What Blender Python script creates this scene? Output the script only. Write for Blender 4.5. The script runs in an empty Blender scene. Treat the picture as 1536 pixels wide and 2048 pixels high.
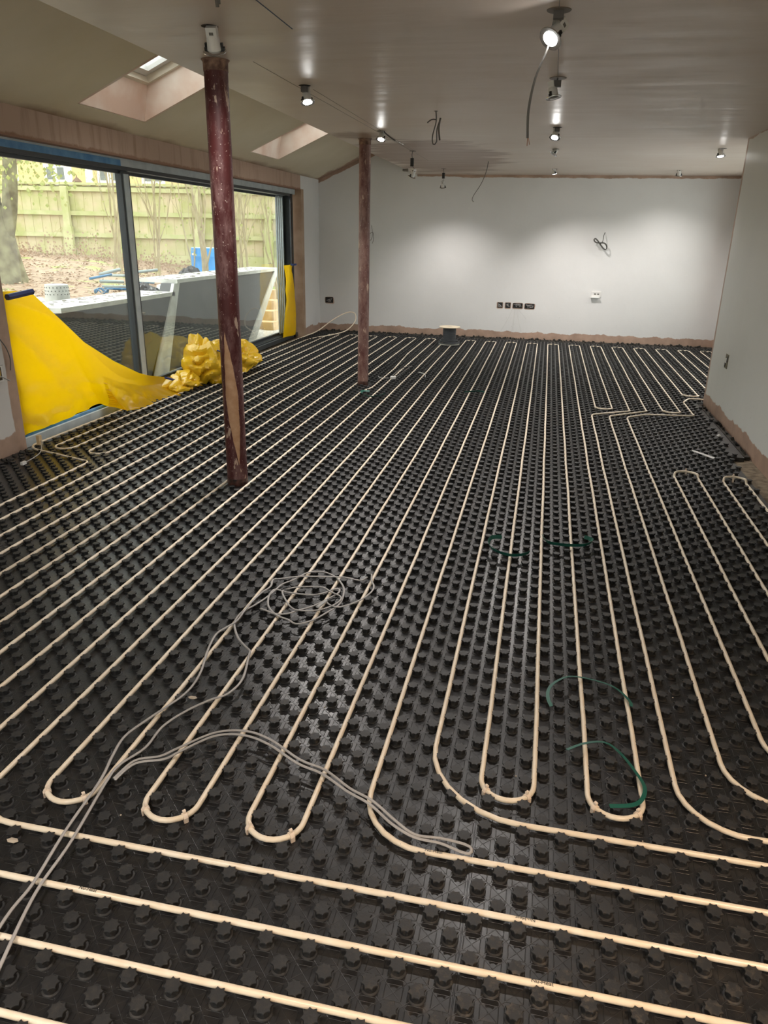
import bpy, math, random
import numpy as np
from mathutils import Vector, Matrix, noise
random.seed(7)
rng = np.random.default_rng(7)
S = bpy.context.scene
C = S.collection
pi = math.pi

# ------------------------------------------------------------------ camera
F_PX, PITCH, YAW, ROLL = 1482.058, 0.36, -0.2015, 0.0201
CAM = Vector((-0.0932, -1.313, 1.4943))
fwd = Vector((math.sin(YAW) * math.cos(PITCH), math.cos(YAW) * math.cos(PITCH), -math.sin(PITCH)))
rgt = Vector((math.cos(YAW), -math.sin(YAW), 0.0))
upv = rgt.cross(fwd)
r2 = math.cos(ROLL) * rgt + math.sin(ROLL) * upv
u2 = -math.sin(ROLL) * rgt + math.cos(ROLL) * upv
cam = bpy.data.cameras.new('camera')
cam.sensor_fit = 'HORIZONTAL'
cam.sensor_width = 36.0
cam.lens = 36.0 * F_PX / 1536.0
cam.clip_start = 0.02
cam.clip_end = 200
camo = bpy.data.objects.new('camera', cam)
C.objects.link(camo)
camo.matrix_world = Matrix(((r2.x, u2.x, -fwd.x, CAM.x), (r2.y, u2.y, -fwd.y, CAM.y), (r2.z, u2.z, -fwd.z, CAM.z), (0, 0, 0, 1)))
S.camera = camo

# ------------------------------------------------------------------ world, exposure, sun
S.view_settings.view_transform = 'Standard'
S.view_settings.look = 'None'
S.view_settings.gamma = 1.0
S.view_settings.use_curve_mapping = False
EXPOSURE = 0.75
S.view_settings.exposure = EXPOSURE
SKY = 2.2            # overcast daylight
SPOT = 80.0          # watts of each lit downlight
WARM_FILL = 92.0          # unseen downlights added near the camera to light the foreground
w = bpy.data.worlds.new('overcast_sky')
S.world = w
w.use_nodes = True
wn = w.node_tree
bg = wn.nodes['Background']
tc = wn.nodes.new('ShaderNodeTexCoord')
sx = wn.nodes.new('ShaderNodeSeparateXYZ')
cr = wn.nodes.new('ShaderNodeValToRGB')
cr.color_ramp.elements[0].position = 0.0
cr.color_ramp.elements[0].color = (0.78, 0.77, 0.76, 1)
cr.color_ramp.elements[1].position = 0.7
cr.color_ramp.elements[1].color = (1.0, 0.99, 0.98, 1)
wn.links.new(tc.outputs['Generated'], sx.inputs[0])
wn.links.new(sx.outputs['Z'], cr.inputs[0])
wn.links.new(cr.outputs[0], bg.inputs['Color'])
bg.inputs['Strength'].default_value = SKY
sun = bpy.data.lights.new('hazy_sun', 'SUN')
sun.energy = 0.9
sun.angle = math.radians(25)
sun.color = (1.0, 0.97, 0.9)
suno = bpy.data.objects.new('hazy_sun', sun)
suno.rotation_euler = (math.radians(-38), math.radians(22), 0)
C.objects.link(suno)

# ------------------------------------------------------------------ mesh helpers
class MB:
    """collects shapes and links them as ONE mesh object"""
    def __init__(s):
        s.v, s.f, s.m = [], [], []
    def add(s, verts, faces, mi=0):
        o = len(s.v)
        s.v += [tuple(p) for p in verts]
        s.f += [tuple(i + o for i in f) for f in faces]
        s.m += [mi] * len(faces)
    def box(s, x0, x1, y0, y1, z0, z1, mi=0, M=None):
        vs = [Vector(p) for p in ((x0, y0, z0), (x1, y0, z0), (x1, y1, z0), (x0, y1, z0), (x0, y0, z1), (x1, y0, z1), (x1, y1, z1), (x0, y1, z1))]
        if M is not None:
            vs = [M @ p for p in vs]
        s.add(vs, [(0, 3, 2, 1), (4, 5, 6, 7), (0, 1, 5, 4), (1, 2, 6, 5), (2, 3, 7, 6), (3, 0, 4, 7)], mi)
    def lathe(s, prof, seg=24, M=None, mi=0, cap=True):
        vs, fs = [], []
        for r, z in prof:
            for k in range(seg):
                a = 2 * pi * k / seg
                p = Vector((r * math.cos(a), r * math.sin(a), z))
                vs.append(M @ p if M is not None else p)
        n = len(prof)
        for i in range(n - 1):
            for k in range(seg):
                a, b = i * seg + k, i * seg + (k + 1) % seg
                fs.append((a, b, b + seg, a + seg))
        if cap:
            fs.append(tuple(range(seg - 1, -1, -1)))
            fs.append(tuple((n - 1) * seg + k for k in range(seg)))
        s.add(vs, fs, mi)
    def cyl(s, p0, p1, r0, r1=None, seg=12, mi=0):
        r1 = r0 if r1 is None else r1
        p0, p1 = Vector(p0), Vector(p1)
        d = (p1 - p0)
        L = d.length
        M = Matrix.Translation(p0) @ d.to_track_quat('Z', 'Y').to_matrix().to_4x4()
        s.lathe([(r0, 0), (r1, L)], seg, M, mi)
    def tube(s, path, r, seg=8, mi=0, closed=False, flat=1.0):
        P = [Vector(p) for p in path]
        n = len(P)
        vs, fs = [], []
        rr = r if hasattr(r, '__len__') else [r] * n
        up = Vector((0, 0, 1))
        prev = None
        for i in range(n):
            t = (P[min(i + 1, n - 1)] - P[max(i - 1, 0)])
            if closed:
                t = P[(i + 1) % n] - P[i - 1]
            if t.length < 1e-9:
                t = Vector((0, 1, 0))
            t.normalize()
            if abs(t.z) < 0.95:
                a = t.cross(up).normalized()
            else:
                a = prev if prev is not None else Vector((1, 0, 0))
                a = (a - t * a.dot(t)).normalized()
            if prev is not None and a.dot(prev) < 0:
                a = -a
            prev = a
            b = a.cross(t).normalized()
            for k in range(seg):
                an = 2 * pi * k / seg
                vs.append(P[i] + a * math.cos(an) * rr[i] + b * math.sin(an) * rr[i] * flat)
        for i in range(n - (0 if closed else 1)):
            j = (i + 1) % n
            for k in range(seg):
                k2 = (k + 1) % seg
                fs.append((i * seg + k, i * seg + k2, j * seg + k2, j * seg + k))
        if not closed:
            fs.append(tuple(range(seg - 1, -1, -1)))
            fs.append(tuple((n - 1) * seg + k for k in range(seg)))
        s.add(vs, fs, mi)
    def ribbon(s, path, wd, th, mi=0, lean=0.0):
        """a flat strap standing on edge or leaning"""
        P = [Vector(p) for p in path]
        n = len(P)
        vs, fs = [], []
        for i in range(n):
            t = (P[min(i + 1, n - 1)] - P[max(i - 1, 0)]).normalized()
            side = t.cross(Vector((0, 0, 1))).normalized()
            wv = (Vector((0, 0, 1)) * math.cos(lean) + side * math.sin(lean)).normalized()
            nv = wv.cross(t).normalized()
            for a, b in ((-1, -1), (1, -1), (1, 1), (-1, 1)):
                vs.append(P[i] + wv * a * wd / 2 + nv * b * th / 2)
        for i in range(n - 1):
            for k in range(4):
                k2 = (k + 1) % 4
                fs.append((i * 4 + k, i * 4 + k2, i * 4 + 4 + k2, i * 4 + 4 + k))
        fs.append((3, 2, 1, 0)); fs.append(tuple((n - 1) * 4 + k for k in range(4)))
        s.add(vs, fs, mi)
    def prism(s, poly, axis, a0, a1, mi=0):
        """extrude a polygon given in the two other axes along axis"""
        n = len(poly)
        def P(u, v, a):
            return {0: (a, u, v), 1: (u, a, v), 2: (u, v, a)}[axis]
        vs = [P(u, v, a0) for u, v in poly] + [P(u, v, a1) for u, v in poly]
        fs = [tuple(range(n - 1, -1, -1)), tuple(range(n, 2 * n))]
        fs += [(i, (i + 1) % n, n + (i + 1) % n, n + i) for i in range(n)]
        s.add(vs, fs, mi)
    def grid(s, fn, nu, nv, mi=0):
        vs = [fn(i / nu, j / nv) for j in range(nv + 1) for i in range(nu + 1)]
        fs = [(j * (nu + 1) + i, j * (nu + 1) + i + 1, (j + 1) * (nu + 1) + i + 1, (j + 1) * (nu + 1) + i) for j in range(nv) for i in range(nu)]
        s.add(vs, fs, mi)
    def build(s, name, mats, parent=None, smooth=False, origin=None, angle=None):
        me = bpy.data.meshes.new(name)
        V = s.v
        if origin is not None:
            ox, oy, oz = origin
            V = [(x - ox, y - oy, z - oz) for x, y, z in V]
        me.from_pydata(V, [], s.f)
        if not isinstance(mats, (list, tuple)):
            mats = [mats]
        for m in mats:
            me.materials.append(m)
        if len(mats) > 1:
            me.polygons.foreach_set('material_index', s.m)
        if smooth:
            me.polygons.foreach_set('use_smooth', [True] * len(s.f))
            if angle:
                try:
                    me.set_sharp_from_angle(angle=math.radians(angle))
                except Exception:
                    pass
        me.update()
        o = bpy.data.objects.new(name, me)
        C.objects.link(o)
        if origin is not None:
            o.location = origin
        if parent is not None:
            o.parent = parent
            o.matrix_parent_inverse = Matrix.Translation(-parent.location) if parent.rotation_euler[:] == (0, 0, 0) else (Matrix.Translation(parent.location) @ parent.rotation_euler.to_matrix().to_4x4()).inverted()
        return o

def tag(o, label=None, cat=None, group=None, kind=None):
    if label: o['label'] = label
    if cat: o['category'] = cat
    if group: o['group'] = group
    if kind: o['kind'] = kind
    return o
def thing(name, loc, label, cat, group=None):
    o = bpy.data.objects.new(name, None)
    o.empty_display_size = 0.05
    o.location = loc
    C.objects.link(o)
    return tag(o, label, cat, group)
def struct(o):
    o['kind'] = 'structure'
    return o
def smooth_path(pts, step=0.01, closed=False):
    """Catmull-Rom through points"""
    P = [Vector(p) for p in pts]
    out = []
    n = len(P)
    for i in range(n - (0 if closed else 1)):
        p0 = P[i - 1] if (i > 0 or closed) else P[0]
        p1, p2 = P[i], P[(i + 1) % n]
        p3 = P[(i + 2) % n] if (closed or i + 2 < n) else P[-1]
        k = max(2, int((p2 - p1).length / step))
        for j in range(k):
            t = j / k
            out.append(0.5 * ((2 * p1) + (p2 - p0) * t + (2 * p0 - 5 * p1 + 4 * p2 - p3) * t * t + (3 * p1 - p0 - 3 * p2 + p3) * t ** 3))
    if not closed:
        out.append(P[-1])
    return out

# ------------------------------------------------------------------ materials
def nm(name):
    m = bpy.data.materials.new(name)
    m.use_nodes = True
    nt = m.node_tree
    return m, nt, nt.nodes['Principled BSDF']
def N(nt, t, **kw):
    n = nt.nodes.new(t)
    for k, v in kw.items():
        setattr(n, k, v)
    return n
def L(nt, a, b):
    nt.links.new(a, b)
def simple(name, col, rough=0.5, metal=0.0, var=0.0, scale=8.0, bump=0.0, bscale=40.0, spec=0.5, col2=None, detail=4):
    m, nt, b = nm(name)
    b.inputs['Base Color'].default_value = (*col, 1)
    b.inputs['Roughness'].default_value = rough
    b.inputs['Metallic'].default_value = metal
    b.inputs['Specular IOR Level'].default_value = spec
    if var > 0 or col2:
        g = N(nt, 'ShaderNodeNewGeometry')
        n = N(nt, 'ShaderNodeTexNoise')
        n.inputs['Scale'].default_value = scale
        n.inputs['Detail'].default_value = detail
        L(nt, g.outputs['Position'], n.inputs['Vector'])
        r = N(nt, 'ShaderNodeValToRGB')
        r.color_ramp.elements[0].position = 0.35
        r.color_ramp.elements[1].position = 0.65
        c2 = col2 if col2 else tuple(min(1, c * (1 + var)) for c in col)
        c1 = col if col2 else tuple(c * (1 - var) for c in col)
        r.color_ramp.elements[0].color = (*c1, 1)
        r.color_ramp.elements[1].color = (*c2, 1)
        L(nt, n.outputs[0], r.inputs[0])
        L(nt, r.outputs[0], b.inputs['Base Color'])
    if bump > 0:
        n2 = N(nt, 'ShaderNodeTexNoise')
        n2.inputs['Scale'].default_value = bscale
        n2.inputs['Detail'].default_value = 5
        bp = N(nt, 'ShaderNodeBump')
        bp.inputs['Strength'].default_value = bump
        bp.inputs['Distance'].default_value = 0.01
        g2 = N(nt, 'ShaderNodeNewGeometry')
        L(nt, g2.outputs['Position'], n2.inputs['Vector'])
        L(nt, n2.outputs[0], bp.inputs['Height'])
        L(nt, bp.outputs[0], b.inputs['Normal'])
    return m
def math_n(nt, op, a, b=None, c=None, clamp=False):
    n = N(nt, 'ShaderNodeMath', operation=op)
    n.use_clamp = clamp
    for i, x in enumerate((a, b, c)):
        if x is None: continue
        if isinstance(x, (int, float)):
            n.inputs[i].default_value = x
        else:
            L(nt, x, n.inputs[i])
    return n.outputs[0]
def noise_n(nt, vec, scale, detail=4, rough=0.55, stretch=None):
    if stretch:
        mp = N(nt, 'ShaderNodeMapping')
        mp.inputs['Scale'].default_value = stretch
        L(nt, vec, mp.inputs['Vector'])
        vec = mp.outputs[0]
    n = N(nt, 'ShaderNodeTexNoise')
    n.inputs['Scale'].default_value = scale
    n.inputs['Detail'].default_value = detail
    n.inputs['Roughness'].default_value = rough
    L(nt, vec, n.inputs['Vector'])
    return n.outputs[0]
def mixc(nt, fac, a, b):
    n = N(nt, 'ShaderNodeMix', data_type='RGBA')
    L(nt, fac, n.inputs[0])
    for i, x in ((6, a), (7, b)):
        if isinstance(x, tuple):
            n.inputs[i].default_value = (*x, 1)
        else:
            L(nt, x, n.inputs[i])
    return n.outputs[2]
def step_n(nt, x, lo, hi):
    n = N(nt, 'ShaderNodeMapRange')
    n.clamp = True
    n.inputs[1].default_value = lo
    n.inputs[2].default_value = hi
    L(nt, x, n.inputs[0])
    return n.outputs[0]

WHITE_P = (0.74, 0.735, 0.73)
PINK = (0.50, 0.345, 0.265)
def painted_wall(name, low=0.1, high=None, extra=None, white=WHITE_P, streak=False, gable=False):
    """white mist-coated plaster whose bare pink plaster shows along the floor and ceiling"""
    m, nt, b = nm(name)
    g = N(nt, 'ShaderNodeNewGeometry')
    s = N(nt, 'ShaderNodeSeparateXYZ')
    L(nt, g.outputs['Position'], s.inputs[0])
    nz = noise_n(nt, g.outputs['Position'], 3.5, 6, 0.6, (1, 1, 0.15))
    off = math_n(nt, 'MULTIPLY_ADD', nz, 0.16, -0.08)
    zz = math_n(nt, 'ADD', s.outputs['Z'], off)
    lo = step_n(nt, zz, low + 0.004, low - 0.004)
    mask = lo
    if high is not None:
        nz2 = noise_n(nt, g.outputs['Position'], 2.5, 6, 0.6, (1, 1, 0.1))
        zz2 = math_n(nt, 'ADD', s.outputs['Z'], math_n(nt, 'MULTIPLY_ADD', nz2, 0.10, -0.05))
        hi = step_n(nt, zz2, high - 0.004, high + 0.004)
        if gable:      # left of the flat ceiling the margin climbs along the sloped ceiling
            lim = math_n(nt, 'MULTIPLY_ADD', s.outputs['X'], 0.44, 2.24 + 0.44 * 3.66 - 0.055)
            hg = step_n(nt, math_n(nt, 'SUBTRACT', zz2, lim), -0.004, 0.004)
            left = step_n(nt, s.outputs['X'], -2.12, -2.14)
            hi = math_n(nt, 'ADD', math_n(nt, 'MULTIPLY', hi, math_n(nt, 'SUBTRACT', 1.0, left)), math_n(nt, 'MULTIPLY', hg, left))
        mask = math_n(nt, 'MAXIMUM', lo, hi)
    if extra:      # (axis, value, side) : bare plaster beyond a vertical line
        for ax, val, sign in extra:
            a = math_n(nt, 'ADD', s.outputs[ax], math_n(nt, 'MULTIPLY_ADD', noise_n(nt, g.outputs['Position'], 4, 5), 0.05, -0.025))
            e = step_n(nt, a, val - 0.004 * sign, val + 0.004 * sign)
            mask = math_n(nt, 'MAXIMUM', mask, e)
    blot = noise_n(nt, g.outputs['Position'], 1.6, 5, 0.6)
    wc = mixc(nt, step_n(nt, blot, 0.35, 0.7), tuple(c * 0.95 for c in white), white)
    pk = mixc(nt, step_n(nt, noise_n(nt, g.outputs['Position'], 6, 6), 0.35, 0.7), tuple(c * 0.72 for c in PINK), PINK)
    spk = noise_n(nt, g.outputs['Position'], 55, 2)
    near = step_n(nt, s.outputs['Z'], 0.5, 0.1)
    sp = math_n(nt, 'MULTIPLY', step_n(nt, spk, 0.72, 0.74), near)
    wc = mixc(nt, sp, wc, (0.3, 0.28, 0.26))
    col = mixc(nt, mask, wc, pk)
    L(nt, col, b.inputs['Base Color'])
    b.inputs['Roughness'].default_value = 0.62 if not streak else 0.42
    b.inputs['Specular IOR Level'].default_value = 0.3
    bn = noise_n(nt, g.outputs['Position'], 3.0 if streak else 9.0, 3, 0.5, (1, 1, 0.4) if streak else None)
    bp = N(nt, 'ShaderNodeBump')
    bp.inputs['Strength'].default_value = 0.15
    bp.inputs['Distance'].default_value = 0.02
    L(nt, bn, bp.inputs['Height'])
    L(nt, bp.outputs[0], b.inputs['Normal'])
    return m
M_far = painted_wall('mist_coated_far_wall', 0.10, 2.285, gable=True)
M_wall = painted_wall('mist_coated_wall', 0.10, None)
M_right = painted_wall('mist_coated_right_wall', 0.10, 2.30, [('Y', 6.28, 1)], (0.70, 0.71, 0.69), streak=True)
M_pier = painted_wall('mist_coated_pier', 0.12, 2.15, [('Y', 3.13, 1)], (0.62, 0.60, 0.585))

def ceiling_mat():
    m, nt, b = nm('skimmed_ceiling_plaster')
    g = N(nt, 'ShaderNodeNewGeometry')
    P = g.outputs['Position']
    s = N(nt, 'ShaderNodeSeparateXYZ')
    L(nt, P, s.inputs[0])
    brush = noise_n(nt, P, 2.2, 6, 0.6, (0.5, 3.0, 1))
    big = noise_n(nt, P, 0.7, 3, 0.5)
    c1 = mixc(nt, step_n(nt, brush, 0.35, 0.7), (0.60, 0.515, 0.44), (0.70, 0.635, 0.575))
    c2 = mixc(nt, step_n(nt, big, 0.4, 0.62), c1, (0.60, 0.505, 0.43))
    # bare brown damp patch near the far column
    dx = math_n(nt, 'DIVIDE', math_n(nt, 'ADD', s.outputs['X'], 1.45), 0.85)
    dy = math_n(nt, 'DIVIDE', math_n(nt, 'ADD', s.outputs['Y'], -8.2), 2.1)
    rr = math_n(nt, 'SQRT', math_n(nt, 'ADD', math_n(nt, 'MULTIPLY', dx, dx), math_n(nt, 'MULTIPLY', dy, dy)))
    rr = math_n(nt, 'ADD', rr, math_n(nt, 'MULTIPLY_ADD', noise_n(nt, P, 1.5, 6, 0.7, (0.6, 3.0, 1)), 1.6, -0.8))
    c3 = mixc(nt, step_n(nt, rr, 1.0, 0.8), c2, (0.33, 0.235, 0.18))
    # brown plaster around the near column head
    dx2 = math_n(nt, 'ADD', s.outputs['X'], 1.885)
    dy2 = math_n(nt, 'ADD', s.outputs['Y'], -6.0)
    r2_ = math_n(nt, 'SQRT', math_n(nt, 'ADD', math_n(nt, 'MULTIPLY', dx2, dx2), math_n(nt, 'MULTIPLY', dy2, dy2)))
    r2_ = math_n(nt, 'ADD', r2_, math_n(nt, 'MULTIPLY_ADD', noise_n(nt, P, 4, 5, 0.7), 0.5, -0.25))
    c4 = mixc(nt, step_n(nt, r2_, 0.30, 0.15), c3, (0.34, 0.25, 0.19))
    L(nt, c4, b.inputs['Base Color'])
    rg = step_n(nt, brush, 0.2, 0.8)
    L(nt, math_n(nt, 'MULTIPLY_ADD', rg, 0.2, 0.28), b.inputs['Roughness'])
    b.inputs['Specular IOR Level'].default_value = 0.45
    bp = N(nt, 'ShaderNodeBump')
    bp.inputs['Strength'].default_value = 0.22
    bp.inputs['Distance'].default_value = 0.02
    L(nt, noise_n(nt, P, 3.0, 3, 0.5, (0.5, 2.0, 1)), bp.inputs['Height'])
    L(nt, bp.outputs[0], b.inputs['Normal'])
    return m
M_ceil = ceiling_mat()
def slope_mat():
    m, nt, b = nm('sloped_ceiling_plaster')
    g = N(nt, 'ShaderNodeNewGeometry')
    P = g.outputs['Position']
    s = N(nt, 'ShaderNodeSeparateXYZ')
    L(nt, P, s.inputs[0])
    c1 = mixc(nt, step_n(nt, noise_n(nt, P, 1.2, 5), 0.35, 0.7), (0.60, 0.53, 0.39), (0.68, 0.61, 0.48))
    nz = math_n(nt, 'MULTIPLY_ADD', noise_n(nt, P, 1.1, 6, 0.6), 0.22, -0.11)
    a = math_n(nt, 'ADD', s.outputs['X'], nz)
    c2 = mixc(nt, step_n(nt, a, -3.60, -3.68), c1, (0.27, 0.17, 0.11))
    yy = math_n(nt, 'ADD', s.outputs['Y'], math_n(nt, 'MULTIPLY_ADD', noise_n(nt, P, 5, 5, 0.7), 0.5, -0.25))
    c3 = mixc(nt, step_n(nt, yy, 10.42, 10.5), c2, (0.38, 0.24, 0.17))
    L(nt, c3, b.inputs['Base Color'])
    b.inputs['Roughness'].default_value = 0.6
    return m
M_slope = slope_mat()
M_pink = simple('bare_pink_plaster', (0.44, 0.31, 0.24), 0.75, var=0.0, scale=3.5, col2=(0.54, 0.40, 0.32), bump=0.1, detail=8)
M_shaft = simple('skylight_shaft_plaster', (0.72, 0.50, 0.40), 0.7, scale=2.8, col2=(0.90, 0.78, 0.70), detail=8)
def lintel_mat():
    m, nt, b = nm('lintel_plaster')
    g = N(nt, 'ShaderNodeNewGeometry')
    P = g.outputs['Position']
    s = N(nt, 'ShaderNodeSeparateXYZ')
    L(nt, P, s.inputs[0])
    drip = noise_n(nt, P, 14, 4, 0.6, (1, 1, 0.12))
    c = mixc(nt, step_n(nt, drip, 0.5, 0.75), (0.46, 0.33, 0.26), (0.33, 0.22, 0.16))
    z = math_n(nt, 'ADD', s.outputs['Z'], math_n(nt, 'MULTIPLY_ADD', noise_n(nt, P, 8, 6, 0.8), 0.06, -0.03))
    c = mixc(nt, step_n(nt, z, 2.075, 2.062), c, (0.28, 0.16, 0.11))
    L(nt, c, b.inputs['Base Color'])
    b.inputs['Roughness'].default_value = 0.75
    return m
M_lintel = lintel_mat()
M_reveal = simple('window_reveal_plaster', (0.36, 0.24, 0.16), 0.75, scale=5, col2=(0.47, 0.34, 0.24))
M_screed = simple('sandy_screed', (0.16, 0.125, 0.085), 0.9, scale=22, col2=(0.33, 0.27, 0.19), bump=0.8, bscale=60, detail=8)
M_muck = simple('dark_rubble_edge', (0.010, 0.009, 0.008), 0.9, scale=14, col2=(0.055, 0.048, 0.038), bump=0.9, bscale=50, detail=6)

def mat_floor():
    m, nt, b = nm('black_moulded_sheet')
    g = N(nt, 'ShaderNodeNewGeometry')
    P = g.outputs['Position']
    s = N(nt, 'ShaderNodeSeparateXYZ')
    L(nt, P, s.inputs[0])
    X, Y = s.outputs['X'], s.outputs['Y']
    def cell(v, per, ph):      # distance to nearest line v = ph + k*per
        q = math_n(nt, 'PINGPONG', math_n(nt, 'SUBTRACT', v, ph), per / 2)
        return q
    ax = cell(X, 0.05, 0.0)
    ay = cell(Y, 0.05, 0.0)
    # short raised dashes along the grid lines
    d1 = math_n(nt, 'MULTIPLY', step_n(nt, math_n(nt, 'ABSOLUTE', math_n(nt, 'SUBTRACT', ay, 0.006)), 0.0012, 0.0004), step_n(nt, ax, 0.008, 0.010))
    d2 = math_n(nt, 'MULTIPLY', step_n(nt, math_n(nt, 'ABSOLUTE', math_n(nt, 'SUBTRACT', ax, 0.006)), 0.0012, 0.0004), step_n(nt, ay, 0.008, 0.010))
    star = step_n(nt, math_n(nt, 'ABSOLUTE', math_n(nt, 'SUBTRACT', ax, ay)), 0.0016, 0.0004)
    star = math_n(nt, 'MULTIPLY', star, 0.25)
    hgt = math_n(nt, 'MAXIMUM', math_n(nt, 'MAXIMUM', d1, d2), star)
    # panel joints
    jx = step_n(nt, cell(X, 0.8, -0.95), 0.0016, 0.0008)
    jy = step_n(nt, cell(Y, 1.4, 0.35), 0.0016, 0.0008)
    hgt = math_n(nt, 'SUBTRACT', hgt, math_n(nt, 'MULTIPLY', math_n(nt, 'MAXIMUM', jx, jy), 2.0))
    wob = noise_n(nt, P, 9, 3)
    hgt = math_n(nt, 'ADD', hgt, math_n(nt, 'MULTIPLY', wob, 1.2))
    bp = N(nt, 'ShaderNodeBump')
    bp.inputs['Strength'].default_value = 0.75
    bp.inputs['Distance'].default_value = 0.0012
    L(nt, hgt, bp.inputs['Height'])
    L(nt, bp.outputs[0], b.inputs['Normal'])
    dust = noise_n(nt, P, 26, 6, 0.7)
    area = step_n(nt, math_n(nt, 'ADD', noise_n(nt, P, 0.9, 3), math_n(nt, 'MULTIPLY', X, 0.09)), 0.48, 0.75)
    f = math_n(nt, 'MULTIPLY', step_n(nt, dust, 0.52, 0.75), math_n(nt, 'MULTIPLY_ADD', area, 0.45, 0.08))
    col = mixc(nt, f, (0.014, 0.014, 0.015), (0.16, 0.12, 0.085))
    L(nt, col, b.inputs['Base Color'])
    L(nt, math_n(nt, 'MULTIPLY_ADD', dust, 0.22, 0.25), b.inputs['Roughness'])
    b.inputs['Specular IOR Level'].default_value = 0.55
    return m
M_mat = mat_floor()
def mat_nub():
    m, nt, b = nm('black_nub_plastic')
    g = N(nt, 'ShaderNodeNewGeometry')
    P = g.outputs['Position']
    s = N(nt, 'ShaderNodeSeparateXYZ')
    L(nt, P, s.inputs[0])
    dust = noise_n(nt, P, 60, 6, 0.75)
    area = step_n(nt, math_n(nt, 'ADD', noise_n(nt, P, 0.9, 3), math_n(nt, 'MULTIPLY', s.outputs['X'], 0.09)), 0.45, 0.75)
    f = math_n(nt, 'MULTIPLY', step_n(nt, dust, 0.5, 0.8), math_n(nt, 'MULTIPLY_ADD', area, 0.7, 0.15))
    L(nt, mixc(nt, f, (0.017, 0.017, 0.018), (0.22, 0.17, 0.12)), b.inputs['Base Color'])
    L(nt, math_n(nt, 'MULTIPLY_ADD', dust, 0.3, 0.42), b.inputs['Roughness'])
    bp = N(nt, 'ShaderNodeBump')
    bp.inputs['Strength'].default_value = 0.5
    bp.inputs['Distance'].default_value = 0.002
    L(nt, noise_n(nt, P, 90, 4), bp.inputs['Height'])
    L(nt, bp.outputs[0], b.inputs['Normal'])
    return m
M_nub = mat_nub()
M_pipe = simple('cream_polybutylene_pipe', (0.82, 0.69, 0.53), 0.32, scale=30, col2=(0.86, 0.76, 0.62))
M_clip = simple('pale_clip_plastic', (0.84, 0.70, 0.58), 0.45)
M_ink = simple('black_print_ink', (0.03, 0.028, 0.025), 0.6)
M_cable = simple('grey_cable_sheath', (0.33, 0.31, 0.30), 0.42, scale=6, col2=(0.42, 0.40, 0.39))
M_dcable = simple('dark_grey_cable_sheath', (0.13, 0.12, 0.11), 0.5)
M_strap = simple('green_strapping_band', (0.006, 0.10, 0.072), 0.5)
M_black = simple('black_plastic', (0.015, 0.015, 0.016), 0.4)
M_alu = simple('dark_powder_coat', (0.035, 0.042, 0.048), 0.4, spec=0.4)
M_film = simple('grey_protective_film', (0.42, 0.48, 0.51), 0.35, scale=9, col2=(0.52, 0.58, 0.60))
M_btape = simple('blue_masking_tape', (0.015, 0.04, 0.21), 0.45)
M_bfilm = simple('blue_tape_on_frame', (0.04, 0.20, 0.45), 0.35, scale=10, col2=(0.12, 0.32, 0.56))
M_white = simple('white_plastic', (0.72, 0.71, 0.69), 0.4)
M_skyf = simple('cream_window_frame', (0.72, 0.66, 0.55), 0.4)
M_chrome = simple('brushed_nickel', (0.6, 0.6, 0.6), 0.25, metal=1.0)
M_bright_white = simple('bright_white', (0.85, 0.84, 0.82), 0.5)
def emis(name, col, st):
    m, nt, b = nm(name)
    b.inputs['Base Color'].default_value = (*col, 1)
    b.inputs['Emission Color'].default_value = (*col, 1)
    b.inputs['Emission Strength'].default_value = st
    return m
M_lens = emis('lit_lamp_lens', (1.0, 0.99, 0.96), 60)
M_lens_dim = emis('edge_of_lit_lens', (0.8, 0.9, 1.0), 12)
M_lens_off = simple('dark_lamp_lens', (0.3, 0.3, 0.3), 0.1)
def glass_mat(name='window_glass', tint=(0.93, 0.97, 0.95), refl=1.0):
    m = bpy.data.materials.new(name)
    m.use_nodes = True
    nt = m.node_tree
    nt.nodes.clear()
    out = N(nt, 'ShaderNodeOutputMaterial')
    tr = N(nt, 'ShaderNodeBsdfTransparent')
    tr.inputs[0].default_value = (*tint, 1)
    gl = N(nt, 'ShaderNodeBsdfGlossy')
    gl.inputs['Roughness'].default_value = 0.0
    gl.inputs['Color'].default_value = (0.95, 0.97, 1.0, 1)
    fr = N(nt, 'ShaderNodeFresnel')
    geo = N(nt, 'ShaderNodeNewGeometry')     # same reflectance entering and leaving the sheet of glass
    L(nt, math_n(nt, 'MULTIPLY_ADD', geo.outputs['Backfacing'], -0.8333, 1.5), fr.inputs['IOR'])
    mx = N(nt, 'ShaderNodeMixShader')
    L(nt, math_n(nt, 'MULTIPLY', fr.outputs[0], refl, clamp=True), mx.inputs[0])
    L(nt, tr.outputs[0], mx.inputs[1])
    L(nt, gl.outputs[0], mx.inputs[2])
    L(nt, mx.outputs[0], out.inputs[0])
    return m
M_glass = glass_mat(refl=1.15)
def sheet_mat():
    m = bpy.data.materials.new('yellow_polythene')
    m.use_nodes = True
    nt = m.node_tree
    b = nt.nodes['Principled BSDF']
    out = nt.nodes['Material Output']
    b.inputs['Base Color'].default_value = (0.92, 0.53, 0.004, 1)
    b.inputs['Roughness'].default_value = 0.32
    tl = N(nt, 'ShaderNodeBsdfTranslucent')
    tl.inputs[0].default_value = (1.0, 0.62, 0.0, 1)
    mx = N(nt, 'ShaderNodeMixShader')
    mx.inputs[0].default_value = 0.55
    L(nt, b.outputs[0], mx.inputs[1])
    L(nt, tl.outputs[0], mx.inputs[2])
    L(nt, mx.outputs[0], out.inputs[0])
    return m
M_yel = sheet_mat()
M_yel2 = simple('bunched_yellow_polythene', (0.78, 0.46, 0.015), 0.24, scale=4, col2=(0.86, 0.56, 0.03))
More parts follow.
